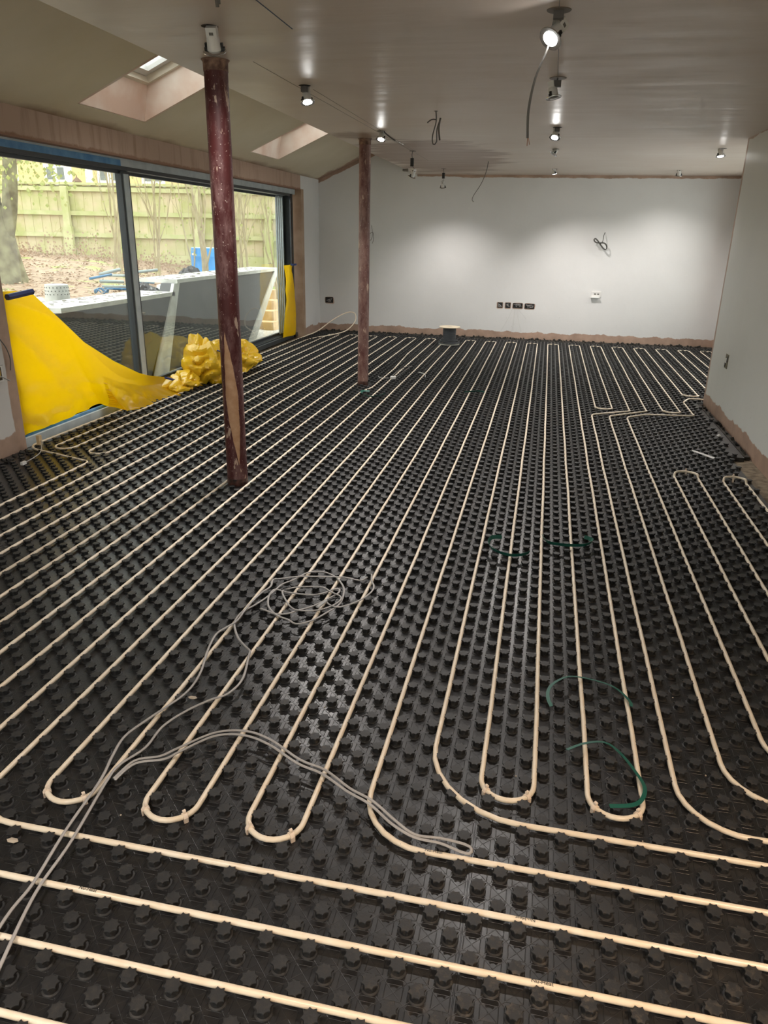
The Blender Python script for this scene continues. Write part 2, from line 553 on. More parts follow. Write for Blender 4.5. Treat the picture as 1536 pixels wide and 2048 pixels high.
def column_mat(name, red, dusty, dusty_amt, patch):
    m, nt, b = nm(name)
    tcn = N(nt, 'ShaderNodeTexCoord')
    P = tcn.outputs['Object']
    s = N(nt, 'ShaderNodeSeparateXYZ')
    L(nt, P, s.inputs[0])
    c = mixc(nt, step_n(nt, noise_n(nt, P, 5, 4), 0.3, 0.7), red, tuple(x * 0.7 for x in red))
    film = step_n(nt, noise_n(nt, P, 7, 8, 0.75, (1.6, 1.6, 0.55)), dusty_amt, dusty_amt + 0.22)
    c = mixc(nt, math_n(nt, 'MULTIPLY', film, 0.75), c, dusty)
    spl = step_n(nt, noise_n(nt, P, 13, 5, 0.6, (1.5, 1.5, 0.45)), 0.62, 0.645)
    c = mixc(nt, spl, c, (0.50, 0.36, 0.28))
    spk = step_n(nt, noise_n(nt, P, 95, 2, 0.5), 0.69, 0.73)
    c = mixc(nt, spk, c, (0.60, 0.50, 0.45))
    if patch:   # long tapering scab of bare plaster low on the shaft
        # u runs round the side that faces into the room
        ang = math_n(nt, 'ARCTAN2', s.outputs['X'], math_n(nt, 'MULTIPLY', s.outputs['Y'], -1.0))
        z = s.outputs['Z']
        cen = math_n(nt, 'MULTIPLY_ADD', z, -0.95, 0.80)
        wid = math_n(nt, 'MULTIPLY', math_n(nt, 'SUBTRACT', 1.0, math_n(nt, 'POWER', math_n(nt, 'ABSOLUTE', math_n(nt, 'MULTIPLY_ADD', z, 2.5, -1.35)), 1.6)), 0.60)
        wob = math_n(nt, 'MULTIPLY_ADD', noise_n(nt, P, 12, 4), 0.3, -0.15)
        dd = math_n(nt, 'SUBTRACT', math_n(nt, 'ABSOLUTE', math_n(nt, 'SUBTRACT', math_n(nt, 'ADD', ang, wob), cen)), wid)
        pm = step_n(nt, dd, 0.02, -0.02)
        tan = mixc(nt, step_n(nt, noise_n(nt, P, 20, 5), 0.4, 0.7), (0.46, 0.26, 0.14), (0.58, 0.36, 0.22))
        c = mixc(nt, pm, c, tan)
    L(nt, c, b.inputs['Base Color'])
    b.inputs['Roughness'].default_value = 0.55
    b.inputs['Specular IOR Level'].default_value = 0.4
    return m
M_col1 = column_mat('red_oxide_painted_steel', (0.088, 0.018, 0.018), (0.30, 0.18, 0.17), 0.48, True)
M_col2 = column_mat('dusty_red_painted_steel', (0.12, 0.038, 0.034), (0.32, 0.20, 0.17), 0.38, False)
# outdoors
M_fence = simple('algae_green_fence_boards', (0.50, 0.50, 0.23), 0.85, scale=3, col2=(0.66, 0.56, 0.38))
M_rail = simple('algae_green_rails', (0.47, 0.50, 0.22), 0.85, scale=4, col2=(0.60, 0.58, 0.34))
M_bark = simple('lichen_grey_bark', (0.15, 0.13, 0.085), 0.9, scale=6, col2=(0.30, 0.29, 0.18), bump=0.8, bscale=20)
M_twig = simple('bare_brown_twigs', (0.36, 0.29, 0.19), 0.9, scale=9, col2=(0.48, 0.43, 0.26))
M_dry = simple('dead_brown_leaves', (0.30, 0.19, 0.12), 0.8, scale=20, col2=(0.50, 0.38, 0.27))
M_greenleaf = simple('small_green_leaves', (0.30, 0.38, 0.10), 0.7, scale=20, col2=(0.50, 0.50, 0.20))
def ground_mat():
    m, nt, b = nm('leaf_strewn_ground')
    g = N(nt, 'ShaderNodeNewGeometry')
    P = g.outputs['Position']
    s = N(nt, 'ShaderNodeSeparateXYZ')
    L(nt, P, s.inputs[0])
    c = mixc(nt, step_n(nt, noise_n(nt, P, 9, 8, 0.8), 0.35, 0.65), (0.20, 0.13, 0.085), (0.50, 0.37, 0.26))
    c = mixc(nt, step_n(nt, noise_n(nt, P, 1.1, 5, 0.7), 0.55, 0.66), c, (0.30, 0.42, 0.10))
    grav = mixc(nt, step_n(nt, noise_n(nt, P, 30, 4, 0.8), 0.35, 0.65), (0.34, 0.31, 0.26), (0.80, 0.77, 0.70))
    c = mixc(nt, step_n(nt, s.outputs['Z'], 0.20, 0.0), c, grav)
    L(nt, c, b.inputs['Base Color'])
    b.inputs['Roughness'].default_value = 0.95
    return m
M_ground = ground_mat()
M_render = simple('cream_yellow_render', (0.80, 0.62, 0.30), 0.85, var=0.05, scale=2)
M_upvc = simple('white_upvc', (0.86, 0.88, 0.88), 0.4)
M_hpane = simple('dark_house_pane', (0.20, 0.22, 0.20), 0.08)
M_concrete = simple('pale_concrete', (0.66, 0.66, 0.60), 0.85, scale=7, col2=(0.80, 0.80, 0.75), detail=8)
M_darkface = simple('dark_grey_face', (0.085, 0.088, 0.092), 0.7, scale=3, col2=(0.12, 0.122, 0.125))  # dark grey for the faces of the outside walls
M_bluep = simple('bright_blue_drum_plastic', (0.03, 0.30, 0.78), 0.4)
M_galv = simple('dull_galvanised_steel', (0.45, 0.46, 0.44), 0.5, metal=0.3, scale=6, col2=(0.60, 0.60, 0.57))
M_timber = simple('pale_sawn_timber', (0.60, 0.42, 0.22), 0.8, scale=8, col2=(0.75, 0.58, 0.36))
M_terra = simple('terracotta', (0.60, 0.20, 0.08), 0.8)
M_blackbag = simple('black_refuse_bag', (0.02, 0.02, 0.022), 0.25)
M_tarp = simple('white_dust_sheet', (0.78, 0.80, 0.80), 0.6)
M_bluepipe = simple('blue_water_pipe', (0.06, 0.20, 0.38), 0.4)
M_greyp = simple('grey_conduit', (0.30, 0.36, 0.36), 0.5)
M_outwall = simple('house_brick', (0.45, 0.30, 0.22), 0.9)

# ------------------------------------------------------------------ room dimensions
ZC = 2.32            # flat ceiling
XL = -3.66           # window wall face
XR = 1.50            # near right wall
XR2 = 2.42           # far right wall
YF = 10.62           # far wall
YB = -3.6            # wall behind the camera
XE = -2.136          # edge of the flat ceiling
SL = 0.44            # pitch of the sloped ceiling
def zs(x): return 2.24 + SL * (x - XL)

b = MB(); b.box(-4.0, 2.8, YB - 0.2, YF + 0.3, -0.20, -0.03)
struct(b.build('floor', M_screed))

# flat ceiling slab with its exposed left edge
b = MB()
b.box(XE, 2.8, YB - 0.2, YF + 0.3, ZC, ZC + 0.25)
b.box(XE, XE + 0.05, YB - 0.2, YF + 0.3, ZC + 0.25, zs(XE + 0.05) + 0.3)
ceil = struct(b.build('ceiling', M_ceil))
# near-left part of the room (beside the camera) has a flat ceiling carried on the same slab: covered by the slope below

# sloped ceiling with two skylight openings, built of strips
SKY1 = (4.09, 5.01); SKY2 = (7.40, 8.29); SX0, SX1 = -3.475, -2.42
b = MB()
def slab(x0, x1, y0, y1, t=0.06):
    b.add([(x0, y0, zs(x0)), (x1, y0, zs(x1)), (x1, y1, zs(x1)), (x0, y1, zs(x0)), (x0, y0, zs(x0) + t), (x1, y0, zs(x1) + t), (x1, y1, zs(x1) + t), (x0, y1, zs(x0) + t)],
          [(0, 3, 2, 1), (4, 5, 6, 7), (0, 1, 5, 4), (1, 2, 6, 5), (2, 3, 7, 6), (3, 0, 4, 7)])
ys = [YB - 0.2, SKY1[0], SKY1[1], SKY2[0], SKY2[1], YF + 0.3]
for i in range(5):
    y0, y1 = ys[i], ys[i + 1]
    if i in (1, 3):
        slab(-4.1, SX0 - .012, y0 - .012, y1 + .012); slab(SX1 + .012, XE + 0.04, y0 - .012, y1 + .012)
    else:
        slab(-4.1, XE + 0.04, y0 + (.012 if i else 0), y1 - (.012 if i < 4 else 0))
struct(tag(b.build('ceiling_slope', M_slope)))
# roof build-up over the slope (keeps daylight out except at the skylights)
DEEP = 0.26
for n_, (y0, y1) in ((2, SKY1), (3, SKY2)):
    par = struct(thing('window_%d' % n_, ((SX0 + SX1) / 2, (y0 + y1) / 2, zs(-3) + DEEP), None, None))
    b = MB()
    t = 0.03
    def quadbox(pts, n):
        n = Vector(n) * t
        v = [Vector(p) for p in pts]
        b.add(v + [p + n for p in v], [(0, 1, 2, 3), (7, 6, 5, 4), (0, 4, 5, 1), (1, 5, 6, 2), (2, 6, 7, 3), (3, 7, 4, 0)])
    xa, xb_ = SX0, SX1
    za, zb_ = zs(xa), zs(xb_)
    quadbox([(xa, y0, za), (xa, y1, za), (xa + .05, y1, za + DEEP), (xa + .05, y0, za + DEEP)], (-1, 0, 0))
    quadbox([(xa, y1, za), (xb_, y1, zb_), (xb_, y1, zb_ + DEEP + 0.02), (xa, y1, za + DEEP)], (0, 1, 0))
    quadbox([(xa, y0, za), (xa, y0, za + DEEP), (xb_, y0, zb_ + DEEP + 0.02), (xb_, y0, zb_)], (0, -1, 0))
    quadbox([(xb_, y0, zb_), (xb_, y0, zb_ + DEEP + 0.02), (xb_, y1, zb_ + DEEP + 0.02), (xb_, y1, zb_)], (1, 0, 0))
    b.build('shaft', M_shaft, par)
    # roof window: outer frame, sash, pane; local frame along the slope
    a_ = math.atan(SL)
    Mx = Matrix.Translation((xa + 0.05, y0, za + DEEP)) @ Matrix.Rotation(-a_, 4, 'Y')
    Ls = (xb_ - xa - 0.05) / math.cos(a_)
    W_ = y1 - y0
    b = MB()
    def ring(bb, x0, x1, y0_, y1_, wd, z0, z1):
        bb.box(x0, x1, y0_, y0_ + wd, z0, z1, M=Mx); bb.box(x0, x1, y1_ - wd, y1_, z0, z1, M=Mx)
        bb.box(x0, x0 + wd, y0_ + wd, y1_ - wd, z0, z1, M=Mx); bb.box(x1 - wd, x1, y0_ + wd, y1_ - wd, z0, z1, M=Mx)
    ring(b, -0.02, Ls + 0.02, -0.02, W_ + 0.02, 0.055, 0.0, 0.10)
    b.build('window_frame', M_skyf, par)
    b = MB(); ring(b, 0.04, Ls - 0.04, 0.04, W_ - 0.04, 0.06, 0.05, 0.11)
    sash = b.build('sash', M_white, par)
    b = MB(); b.box(0.09, Ls - 0.09, 0.09, W_ - 0.09, 0.08, 0.086, M=Mx)
    b.build('pane', M_glass, sash)
    b = MB(); b.box(0.40, 0.43, 0.06, W_ - 0.06, 0.13, 0.16, M=Mx)
    b.build('glazing_bar', M_alu, sash)
b = MB()
def slab2(x0, x1, y0, y1):
    z0, z1 = zs(x0) + 0.07, zs(x1) + 0.07
    b.add([(x0, y0, z0), (x1, y0, z1), (x1, y1, z1), (x0, y1, z0), (x0, y0, z0 + .1), (x1, y0, z1 + .1), (x1, y1, z1 + .1), (x0, y1, z0 + .1)],
          [(0, 3, 2, 1), (4, 5, 6, 7), (0, 1, 5, 4), (1, 2, 6, 5), (2, 3, 7, 6), (3, 0, 4, 7)])
for i in range(5):
    y0, y1 = ys[i], ys[i + 1]
    if i in (1, 3):
        slab2(-4.2, SX0 - 0.04, y0 - 0.03, y1 + 0.03); slab2(SX1 + 0.04, XE + 0.04, y0 - 0.03, y1 + 0.03)
    else:
        slab2(-4.2, XE + 0.04, y0 + (0.04 if i else 0), y1 - (0.04 if i < 4 else 0))
struct(b.build('roof_boards', M_outwall))

# walls
b = MB(); b.box(-4.0, 2.8, YF, YF + 0.2, -0.05, 3.1)
wall_far = struct(b.build('wall_far', M_far))
b = MB()
b.box(-4.0, -3.3, YB - 0.2, YB, -0.05, 3.1); b.box(0.3, 1.7, YB - 0.2, YB, -0.05, 3.1)
b.box(-3.3, 0.3, YB - 0.2, YB, 2.12, 3.1); b.box(-3.3, 0.3, YB - 0.2, YB, -0.05, 0.05)
struct(b.build('wall_back', M_wall))
b = MB(); b.box(-14, 10, -22, YB - .2, -.30, -.12)
struct(b.build('patio', M_concrete))
b = MB(); b.box(XR, 2.6, YB, 6.33, -0.03, ZC)
struct(b.build('wall_right', M_right))
WY0, WY1 = 3.22, 9.72      # glazed opening
ZH = 2.05
b = MB(); b.box(XL - 0.34, XL, YB, WY0, -0.05, zs(XL))
struct(b.build('wall_pier', M_pier))
b = MB(); b.box(XL - 0.34, XL, WY1, YF, -0.05, zs(XL))
struct(b.build('wall_left', M_wall))
b = MB(); b.box(XL - 0.34, XL, WY0, WY1, ZH, zs(XL)); 
struct(b.build('wall_lintel', M_lintel))
b = MB(); b.box(XL - 0.30, XL + 0.012, WY1 - 0.012, WY1 + 0.10, -0.02, ZH + 0.01)
struct(b.build('trim_1', M_reveal))
# far right wall with a window opening seen edge-on
b = MB()
b.box(XR2, XR2 + 0.3, 6.33, 6.6, -0.05, ZC); b.box(XR2, XR2 + 0.3, 10.32, YF, -0.05, ZC)
b.box(XR2, XR2 + 0.3, 6.6, 10.32, -0.05, 0.36); b.box(XR2, XR2 + 0.3, 6.6, 10.32, 2.12, ZC)
struct(b.build('wall_right_far', M_wall))
b = MB(); b.box(XR2 - 0.012, XR2 + 0.01, 10.10, 10.42, 0.37, 2.11)
struct(tag(b.build('trim_2', M_pink)))
b = MB(); b.box(XR2 - 0.028, XR2 - 0.002, 10.075, 10.11, 0.52, 1.78)
struct(b.build('trim_3', M_bright_white))  # white strip painted for the daylit edge of the window reveal
par = struct(thing('window_4', (XR2 + 0.15, 8.46, 1.24), None, None))
b = MB()
for y in (6.6, 7.8, 9.0, 10.24):
    b.box(XR2 + .10, XR2 + .16, y, y + .08, .36, 2.12)
b.box(XR2 + .10, XR2 + .16, 6.6, 10.32, .36, .43); b.box(XR2 + .10, XR2 + .16, 6.6, 10.32, 2.05, 2.12)
b.build('window_frame', M_white, par)
b = MB(); b.box(XR2 + .125, XR2 + .135, 6.65, 10.25, .40, 2.08)
b.build('pane', M_glass, par)

# marks and cut-outs on the ceiling
b = MB()
b.box(-1.283, -1.277, 1.2, 2.29, ZC - 0.0008, ZC)
b.build('chalk_line', simple('blue_chalk', (0.09, 0.12, 0.18), 0.8), ceil)
for xa_, ya_, xb2, yb2 in ((-1.70, 2.9, -1.62, 8.4), (-1.62, 3.7, -1.60, 7.4)):
    b = MB(); b.tube([(xa_, ya_, ZC - .0004), (xb2, yb2, ZC - .0004)], 0.0016, 4)
    b.build('scored_line', simple('scored_line', (0.24, 0.21, 0.18), 0.8), ceil)

# dark ragged gap and rubble where the walls meet the floor
def rubble(name, x0, x1, y0, y1, n, hmax, label):
    bb = MB()
    bb.box(x0, x1, y0, y1, -0.03, -0.005)
    for _ in range(n):
        x, y = random.uniform(x0 + .02, x1 - .02), random.uniform(y0 + .02, y1 - .02)
        r = random.uniform(0.005, 0.018)
        Mm = Matrix.Translation((x, y, r * .3)) @ Matrix.Rotation(random.random() * 6, 4, (random.random(), random.random(), 1)) @ Matrix.Diagonal((r, r * random.uniform(.5, 1), r * random.uniform(.3, .9) * hmax, 1))
        bb.box(-1, 1, -1, 1, -1, 1, M=Mm)
    return tag(bb.build(name, M_muck), label, 'rubble', kind='stuff')
rubble('rubble', -3.6, 2.4, 10.34, 10.61, 420, 1.0, 'dark muddy rubble along the foot of the far wall')
rubble('rubble', -3.64, -3.5, 1.5, 3.2, 80, 0.8, 'dark rubble at the foot of the left pier')
rubble('rubble', 1.45, 1.49, 4.4, 6.3, 40, 0.35, 'dark rubble along the foot of the right wall')

# ------------------------------------------------------------------ glazed sliding doors
win = struct(thing('window_1', (XL - 0.12, (WY0 + WY1) / 2, 0.0), None, None))
XG = XL - 0.09
b = MB()
b.box(XG - 0.14, XG + 0.01, WY0 - 0.02, WY1, 0.0, 0.055)
for k, o_ in enumerate((0.0, 0.035, 0.07)):
    b.box(XG - 0.03 - o_, XG - 0.02 - o_, WY0, WY1 - 0.05, 0.055, 0.072)
b.build('sill_track', M_alu, win)
b = MB(); b.box(XG - 0.14, XG + 0.01, WY0 - .02, WY1, 1.985, 2.055)
b.build('head_frame', M_film, win)
b = MB(); b.box(XG + 0.0, XG + 0.014, WY0 - .02, 5.02, 1.975, 2.035)
b.build('head_tape', M_bfilm, win)
b = MB(); b.box(XG - 0.13, XG + 0.016, WY0 - .02, 9.5, 1.955, 1.987)
b.build('head_rail', M_alu, win)
for yj in (WY0 - 0.02, 9.52):
    b = MB(); b.box(XG - 0.14, XG + 0.01, yj, yj + 0.075, 0.0, 1.99)
    b.build('jamb', M_alu, win)
b = MB(); b.box(XG - 0.0, XG + 0.02, 9.47, 9.52, 0.85, 1.98)
b.build('jamb_film', simple('glossy_black_film', (0.01, 0.013, 0.02), 0.15), win)
for yl, yh, off in ((WY0 + 0.05, 5.16, 0.0), (5.14, 7.36, 0.045), (7.33, 9.52, 0.09)):
    xo = XG - 0.02 - off
    sw = 0.035
    b = MB()
    b.box(xo - 0.035, xo, yl, yl + sw, 0.06, 1.96); b.box(xo - 0.035, xo, yh - sw, yh, 0.06, 1.96)
    b.box(xo - 0.035, xo, yl, yh, 0.06, 0.10); b.box(xo - 0.035, xo, yl, yh, 1.93, 1.965)
    leaf = b.build('sliding_leaf', M_alu, win)
    b = MB(); b.box(xo - 0.020, xo - 0.014, yl + sw, yh - sw, 0.10, 1.93)
    b.build('pane', M_glass, leaf)
b = MB(); b.box(XG - 0.06, XG - 0.004, 5.035, 5.18, 0.075, 1.95)
b.build('mullion', M_alu, win)
b = MB(); b.box(XG - 0.004, XG + 0.004, 5.068, 5.150, 0.075, 1.93)
b.build('mullion_film', M_film, win)
for yy in (9.22, 9.30, 9.38, 9.46):
    b = MB(); b.box(XG - 0.115, XG - 0.095, yy - .012, yy + .02, 0.08, 1.95)
    b.build('jamb_channel', M_film, win)
b = MB(); b.tube([(XG + 0.022, 3.2, 0.055), (XG + 0.022, 4.62, 0.055)], 0.016, 10)
b.build('sill_tape', M_bfilm, win, smooth=True)
b = MB(); b.box(XG + 0.01, XG + 0.06, WY0, 5.0, -0.02, 0.05)
b.build('sill_upstand', M_film, win)

# unseen glazed doors added behind the camera to let in fill daylight
par = struct(thing('fill_door_1', (-1.5, YB - .1, .05), None, None))
b = MB()
for x in (-3.3, -2.1, -0.95, 0.22):
    b.box(x, x + .08, YB - .13, YB - .07, .05, 2.12)
b.box(-3.3, .3, YB - .13, YB - .07, .05, .12); b.box(-3.3, .3, YB - .13, YB - .07, 2.05, 2.12)
b.build('fill_door_frame', M_alu, par)
b = MB(); b.box(-3.25, .25, YB - .105, YB - .095, .1, 2.08)
b.build('pane', M_glass, par)

# ------------------------------------------------------------------ yellow protective film
sheet = thing('protective_sheet', (-3.6, 5.0, 0.0), 'large yellow polythene sheet draped across the left glass door, bunched up on the floor', 'plastic sheet')
top_c = [(3.23, 1.075), (3.57, 1.062), (3.86, 0.84), (4.14, 0.625), (4.55, 0.41), (4.94, 0.24), (5.12, 0.185), (5.42, 0.12), (5.62, 0.09)]
bot_c = [(3.23, 0.075, 0.0), (3.80, 0.078, 0.0), (4.25, 0.10, 0.0), (4.36, 0.02, 0.10), (4.50, 0.012, 0.14), (4.80, 0.012, 0.17), (5.10, 0.012, 0.19), (5.4, 0.012, 0.20), (5.62, 0.02, 0.20)]
def interp(cv, t):
    n = len(cv) - 1
    i = min(int(t * n), n - 1)
    f = t * n - i
    return [a + (c - a) * f for a, c in zip(cv[i], cv[i + 1])]
def film(u, v):
    ty, tz = interp(top_c, u)
    by, bz, bx = interp(bot_c, u)
    y = ty + (by - ty) * v; z = tz + (bz - tz) * v
    x = XG + 0.035 + bx * v ** 1.5
    # folds that fan out from the upper corner
    ang = math.atan2(1.15 - z, y - 3.2 + 0.25)
    rad = math.hypot(1.15 - z, y - 3.2)
    x += 0.030 * (1 - 1.6 * abs(math.sin(ang * 7.5 + .6 * math.sin(rad * 3)))) * min(1, rad * 1.3) * (0.3 + v * (1 - v) * 2.2)
    low = max(0, v - 0.45) * 1.8
    cr_ = 0.75 - abs(noise.noise(Vector((y * 3.6 + z, z * 5.5, 1.7)))) * 1.5 + 0.35 * (0.5 - abs(noise.noise(Vector((y * 8, z * 9, 4.1)))) * 1.4)
    x += 0.085 * low * cr_ * (1.6 if y > 4.3 else 0.5)
    x = max(x, XG + 0.024)
    return (x, y, max(z, 0.012))
b = MB(); b.grid(film, 110, 60)
dr = b.build('draped_film', M_yel, sheet, smooth=True, angle=28)
def lump(bb, c, r, seed, nu=80, nv=44, amp=0.30):
    rs = random.Random(seed)
    planes = []
    for _ in range(26):
        nv_ = Vector((rs.gauss(0, 1), rs.gauss(0, 1), rs.gauss(0, 1))).normalized()
        planes.append((nv_, rs.uniform(.70, .98)))
    def fn(u, v):
        th, ph = 2 * pi * u, pi * v
        d = Vector((math.sin(ph) * math.cos(th), math.sin(ph) * math.sin(th), math.cos(ph)))
        w_ = d + Vector((noise.noise(d * 2 + Vector((seed, 0, 0))), noise.noise(d * 2 + Vector((0, seed, 0))), noise.noise(d * 2 + Vector((0, 0, seed))))) * .25
        w_.normalize()
        k = min(h / max(w_.dot(n_), 1e-3) for n_, h in planes)
        k = min(k, 1.15) - .20 * max(0, .25 - abs(noise.noise(d * 1.6 + Vector((seed * 2, 3, 1))))) / .25 - .05 * abs(noise.noise(d * 6))
        p = Vector((c[0] + d.x * r[0] * k, c[1] + d.y * r[1] * k, c[2] + d.z * r[2] * k))
        p.z = max(p.z, 0.013)
        p.x = max(p.x, XL + 0.03)
        return p
    bb.grid(fn, nu, nv)
b = MB()
lump(b, (-3.46, 5.83, 0.19), (0.27, 0.30, 0.31), 1.0)
lump(b, (-3.48, 6.22, 0.17), (0.23, 0.34, 0.24), 5.3)
lump(b, (-3.43, 6.58, 0.13), (0.24, 0.33, 0.22), 9.1)
lump(b, (-3.55, 5.50, 0.06), (0.18, 0.36, 0.13), 3.2)
b.build('bunched_film', M_yel2, sheet, smooth=True, angle=24)
b = MB(); b.tube([(XG + .055, 3.30, 1.035), (XG + .055, 3.57, 1.055)], 0.022, 6); b.build('blue_tape', M_btape, sheet, smooth=False)
b = MB(); b.tube(smooth_path([(-3.60, 5.22, 0.155), (-3.53, 5.36, 0.10), (-3.46, 5.50, 0.055)], .03), 0.012, 6); b.build('blue_tape', M_btape, sheet)
b = MB(); b.tube(smooth_path([(-3.30, 6.02, 0.03), (-3.27, 6.12, 0.035), (-3.26, 6.24, 0.03)], .03), 0.018, 6); b.build('blue_tape', M_btape, sheet)
b = MB(); b.tube(smooth_path([(-3.27, 5.72, 0.36), (-3.26, 5.80, 0.33), (-3.25, 5.90, 0.30)], .03), 0.007, 6); b.build('blue_tape', M_btape, sheet)

st2 = thing('protective_strip', (XG, 9.3, 0.0), 'narrow yellow polythene strip standing up the far end of the glass door', 'plastic sheet')
def strip(u, v):
    y = 9.06 + 0.42 * u - 0.05 * v * (1 - u)
    z = 1.045 - 0.99 * v
    x = XG + 0.035 + 0.025 * math.sin(u * 5 + v * 4) + 0.03 * abs(noise.noise(Vector((u * 2.5, v * 3, 2))))
    return (x, y, z)
b = MB(); b.grid(strip, 16, 50); b.build('film_strip', M_yel, st2, smooth=True, angle=35)
b = MB(); b.box(XG + .02, XG + .07, 9.40, 9.53, 1.03, 1.055); b.build('blue_tape', M_btape, st2)

# ------------------------------------------------------------------ underfloor heating mat and its nubs
mat_ = thing('heating_mat', (-1.0, 4.8, -0.03), 'black nubbed plastic heating floor covering the whole room', 'underfloor heating mat')
b = MB()
b.box(-3.63, 1.34, -1.05, 6.30, -0.03, 0.0)
b.box(-3.63, 2.40, 6.30, 10.36, -0.03, 0.0)
b.box(1.34, 1.44, 4.35, 6.30, -0.03, 0.0)
b.build('moulded_sheet', M_mat, mat_)

def nub_geom(seg, fine=True):
    rmax, rmin, rw = 0.0206, 0.0170, 0.0158
    prof = [(0.0192, 0.0, 0), (0.0186, 0.0012, 0), (0.0150, 0.0026, 0), (0.0142, 0.0135, 0), (0.0190, 0.0160, 2), (0.0200, 0.0196, 2), (0.0188, 0.0210, 2)]
    if not fine:
        prof = [(0.0160, 0.0, 0), (0.0145, 0.0135, 0), (0.0196, 0.0165, 2), (0.0200, 0.0196, 2), (0.0188, 0.0210, 2)]
    v, f = [], []
    for r, z, s_ in prof:
        for k in range(seg):
            a = 2 * pi * k / seg
            if seg >= 32:
                w_ = abs(math.sin(4 * a)) ** 0.75
            else:
                w_ = (k % 2)
            fac = 1.0 - (0.24 * w_ if s_ == 2 else 0.10 * w_ if s_ == 1 else 0.0)
            rr = r * 1.03 * fac
            v.append((rr * math.cos(a + 0.39), rr * math.sin(a + 0.39), z))
    n = len(prof)
    for i in range(n - 1):
        for k in range(seg):
            a, c_ = i * seg + k, i * seg + (k + 1) % seg
            f.append((a, c_, c_ + seg, a + seg))
    v.append((0, 0, 0.0214))
    t = len(v) - 1
    for k in range(seg):
        f.append(((n - 1) * seg + k, (n - 1) * seg + (k + 1) % seg, t))
    return v, f
cols = [(-1.885, 2.84), (-1.885, 6.22)]
pts = []
for i in range(-74, 50):
    for j in range(-21, 207):
        if (i + j) % 2: continue
        x, y = 0.025 + 0.05 * i, 0.025 + 0.05 * j
        if y > 10.30 or y < -1.0 or x < -3.6 or x > 2.36: continue
        if y < 6.35:
            lim = 1.41 if y > 5.3 else (1.30 + (y - 3.3) * 0.05)
            if y > 4.35: lim = max(lim, 1.37)
            lim += 0.03 * math.sin(j * 1.9)
            if x > lim: continue
        if y < 3.2 and x < -3.55: continue
        if any((x - cx) ** 2 + (y - cy) ** 2 < 0.095 ** 2 for cx, cy in cols): continue
        pts.append((x, y))
def inview(x, y):
    d = Vector((x, y, 0.02)) - CAM
    z = d.dot(fwd)
    if z <= 0: return None
    u = 768 + F_PX * d.dot(r2) / z; v = 1024 - F_PX * d.dot(u2) / z
    return (0 < u < 1536 and 0 < v < 2048, z)
near = sorted([(inview(x, y)[1], x, y) for x, y in pts if inview(x, y) and inview(x, y)[0]])[:100]
nearset = {(x, y) for _, x, y in near}
v, f = nub_geom(32)
bn_ = MB(); bn_.add(v, f)
o0 = None
for d_, x, y in near:
    if o0 is None:
        o0 = bn_.build('nub', M_nub, None, smooth=True, angle=40); o = o0
    else:
        o = o0.copy(); C.objects.link(o)
    o.location = (x, y, 0.0)
    o.parent = mat_
    o.matrix_parent_inverse = Matrix.Translation(-mat_.location)
    o.rotation_euler.z = random.uniform(-.06, .06)
def bulk(points, seg, fine):
    v, f = nub_geom(seg, fine)
    V = np.array(v); n = len(V); k = len(points)
    P = np.zeros((k, 1, 3)); P[:, 0, :2] = np.array(points)
    VV = (V[None] + P).reshape(-1, 3)
    quads = [q for q in f if len(q) == 4]; tris = [q for q in f if len(q) == 3]
    off = (np.arange(k) * n)[:, None, None]
    Q = (np.array(quads)[None] + off).reshape(-1, 4)
    T = (np.array(tris)[None] + off).reshape(-1, 3)
    return VV, Q, T
fa = [p for p in pts if p not in nearset and p[1] < 3.0]
fb = [p for p in pts if p not in nearset and p[1] >= 3.0]
V1, Q1, T1 = bulk(fa, 32, True)
V2, Q2, T2 = bulk(fb, 16, False)
Vt = np.concatenate([V1, V2]); Qt = np.concatenate([Q1, Q2 + len(V1)]); Tt = np.concatenate([T1, T2 + len(V1)])
me = bpy.data.meshes.new('nubs')
me.vertices.add(len(Vt)); me.vertices.foreach_set('co', Vt.astype(np.float32).ravel())
nl = Qt.size + Tt.size
me.loops.add(nl); me.loops.foreach_set('vertex_index', np.concatenate([Qt.ravel(), Tt.ravel()]).astype(np.int32))
npoly = len(Qt) + len(Tt)
me.polygons.add(npoly)
ls = np.concatenate([np.arange(len(Qt)) * 4, Qt.size + np.arange(len(Tt)) * 3]).astype(np.int32)
me.polygons.foreach_set('loop_start', ls)
me.materials.append(M_nub)
me.update(calc_edges=True)
me.validate()
me.polygons.foreach_set('use_smooth', np.ones(len(me.polygons), dtype=bool))
try: me.set_sharp_from_angle(angle=math.radians(40))
except Exception: pass
o = bpy.data.objects.new('nubs', me); C.objects.link(o)
o.parent = mat_; o.matrix_parent_inverse = Matrix.Translation(-mat_.location)
o['kind'] = 'stuff'

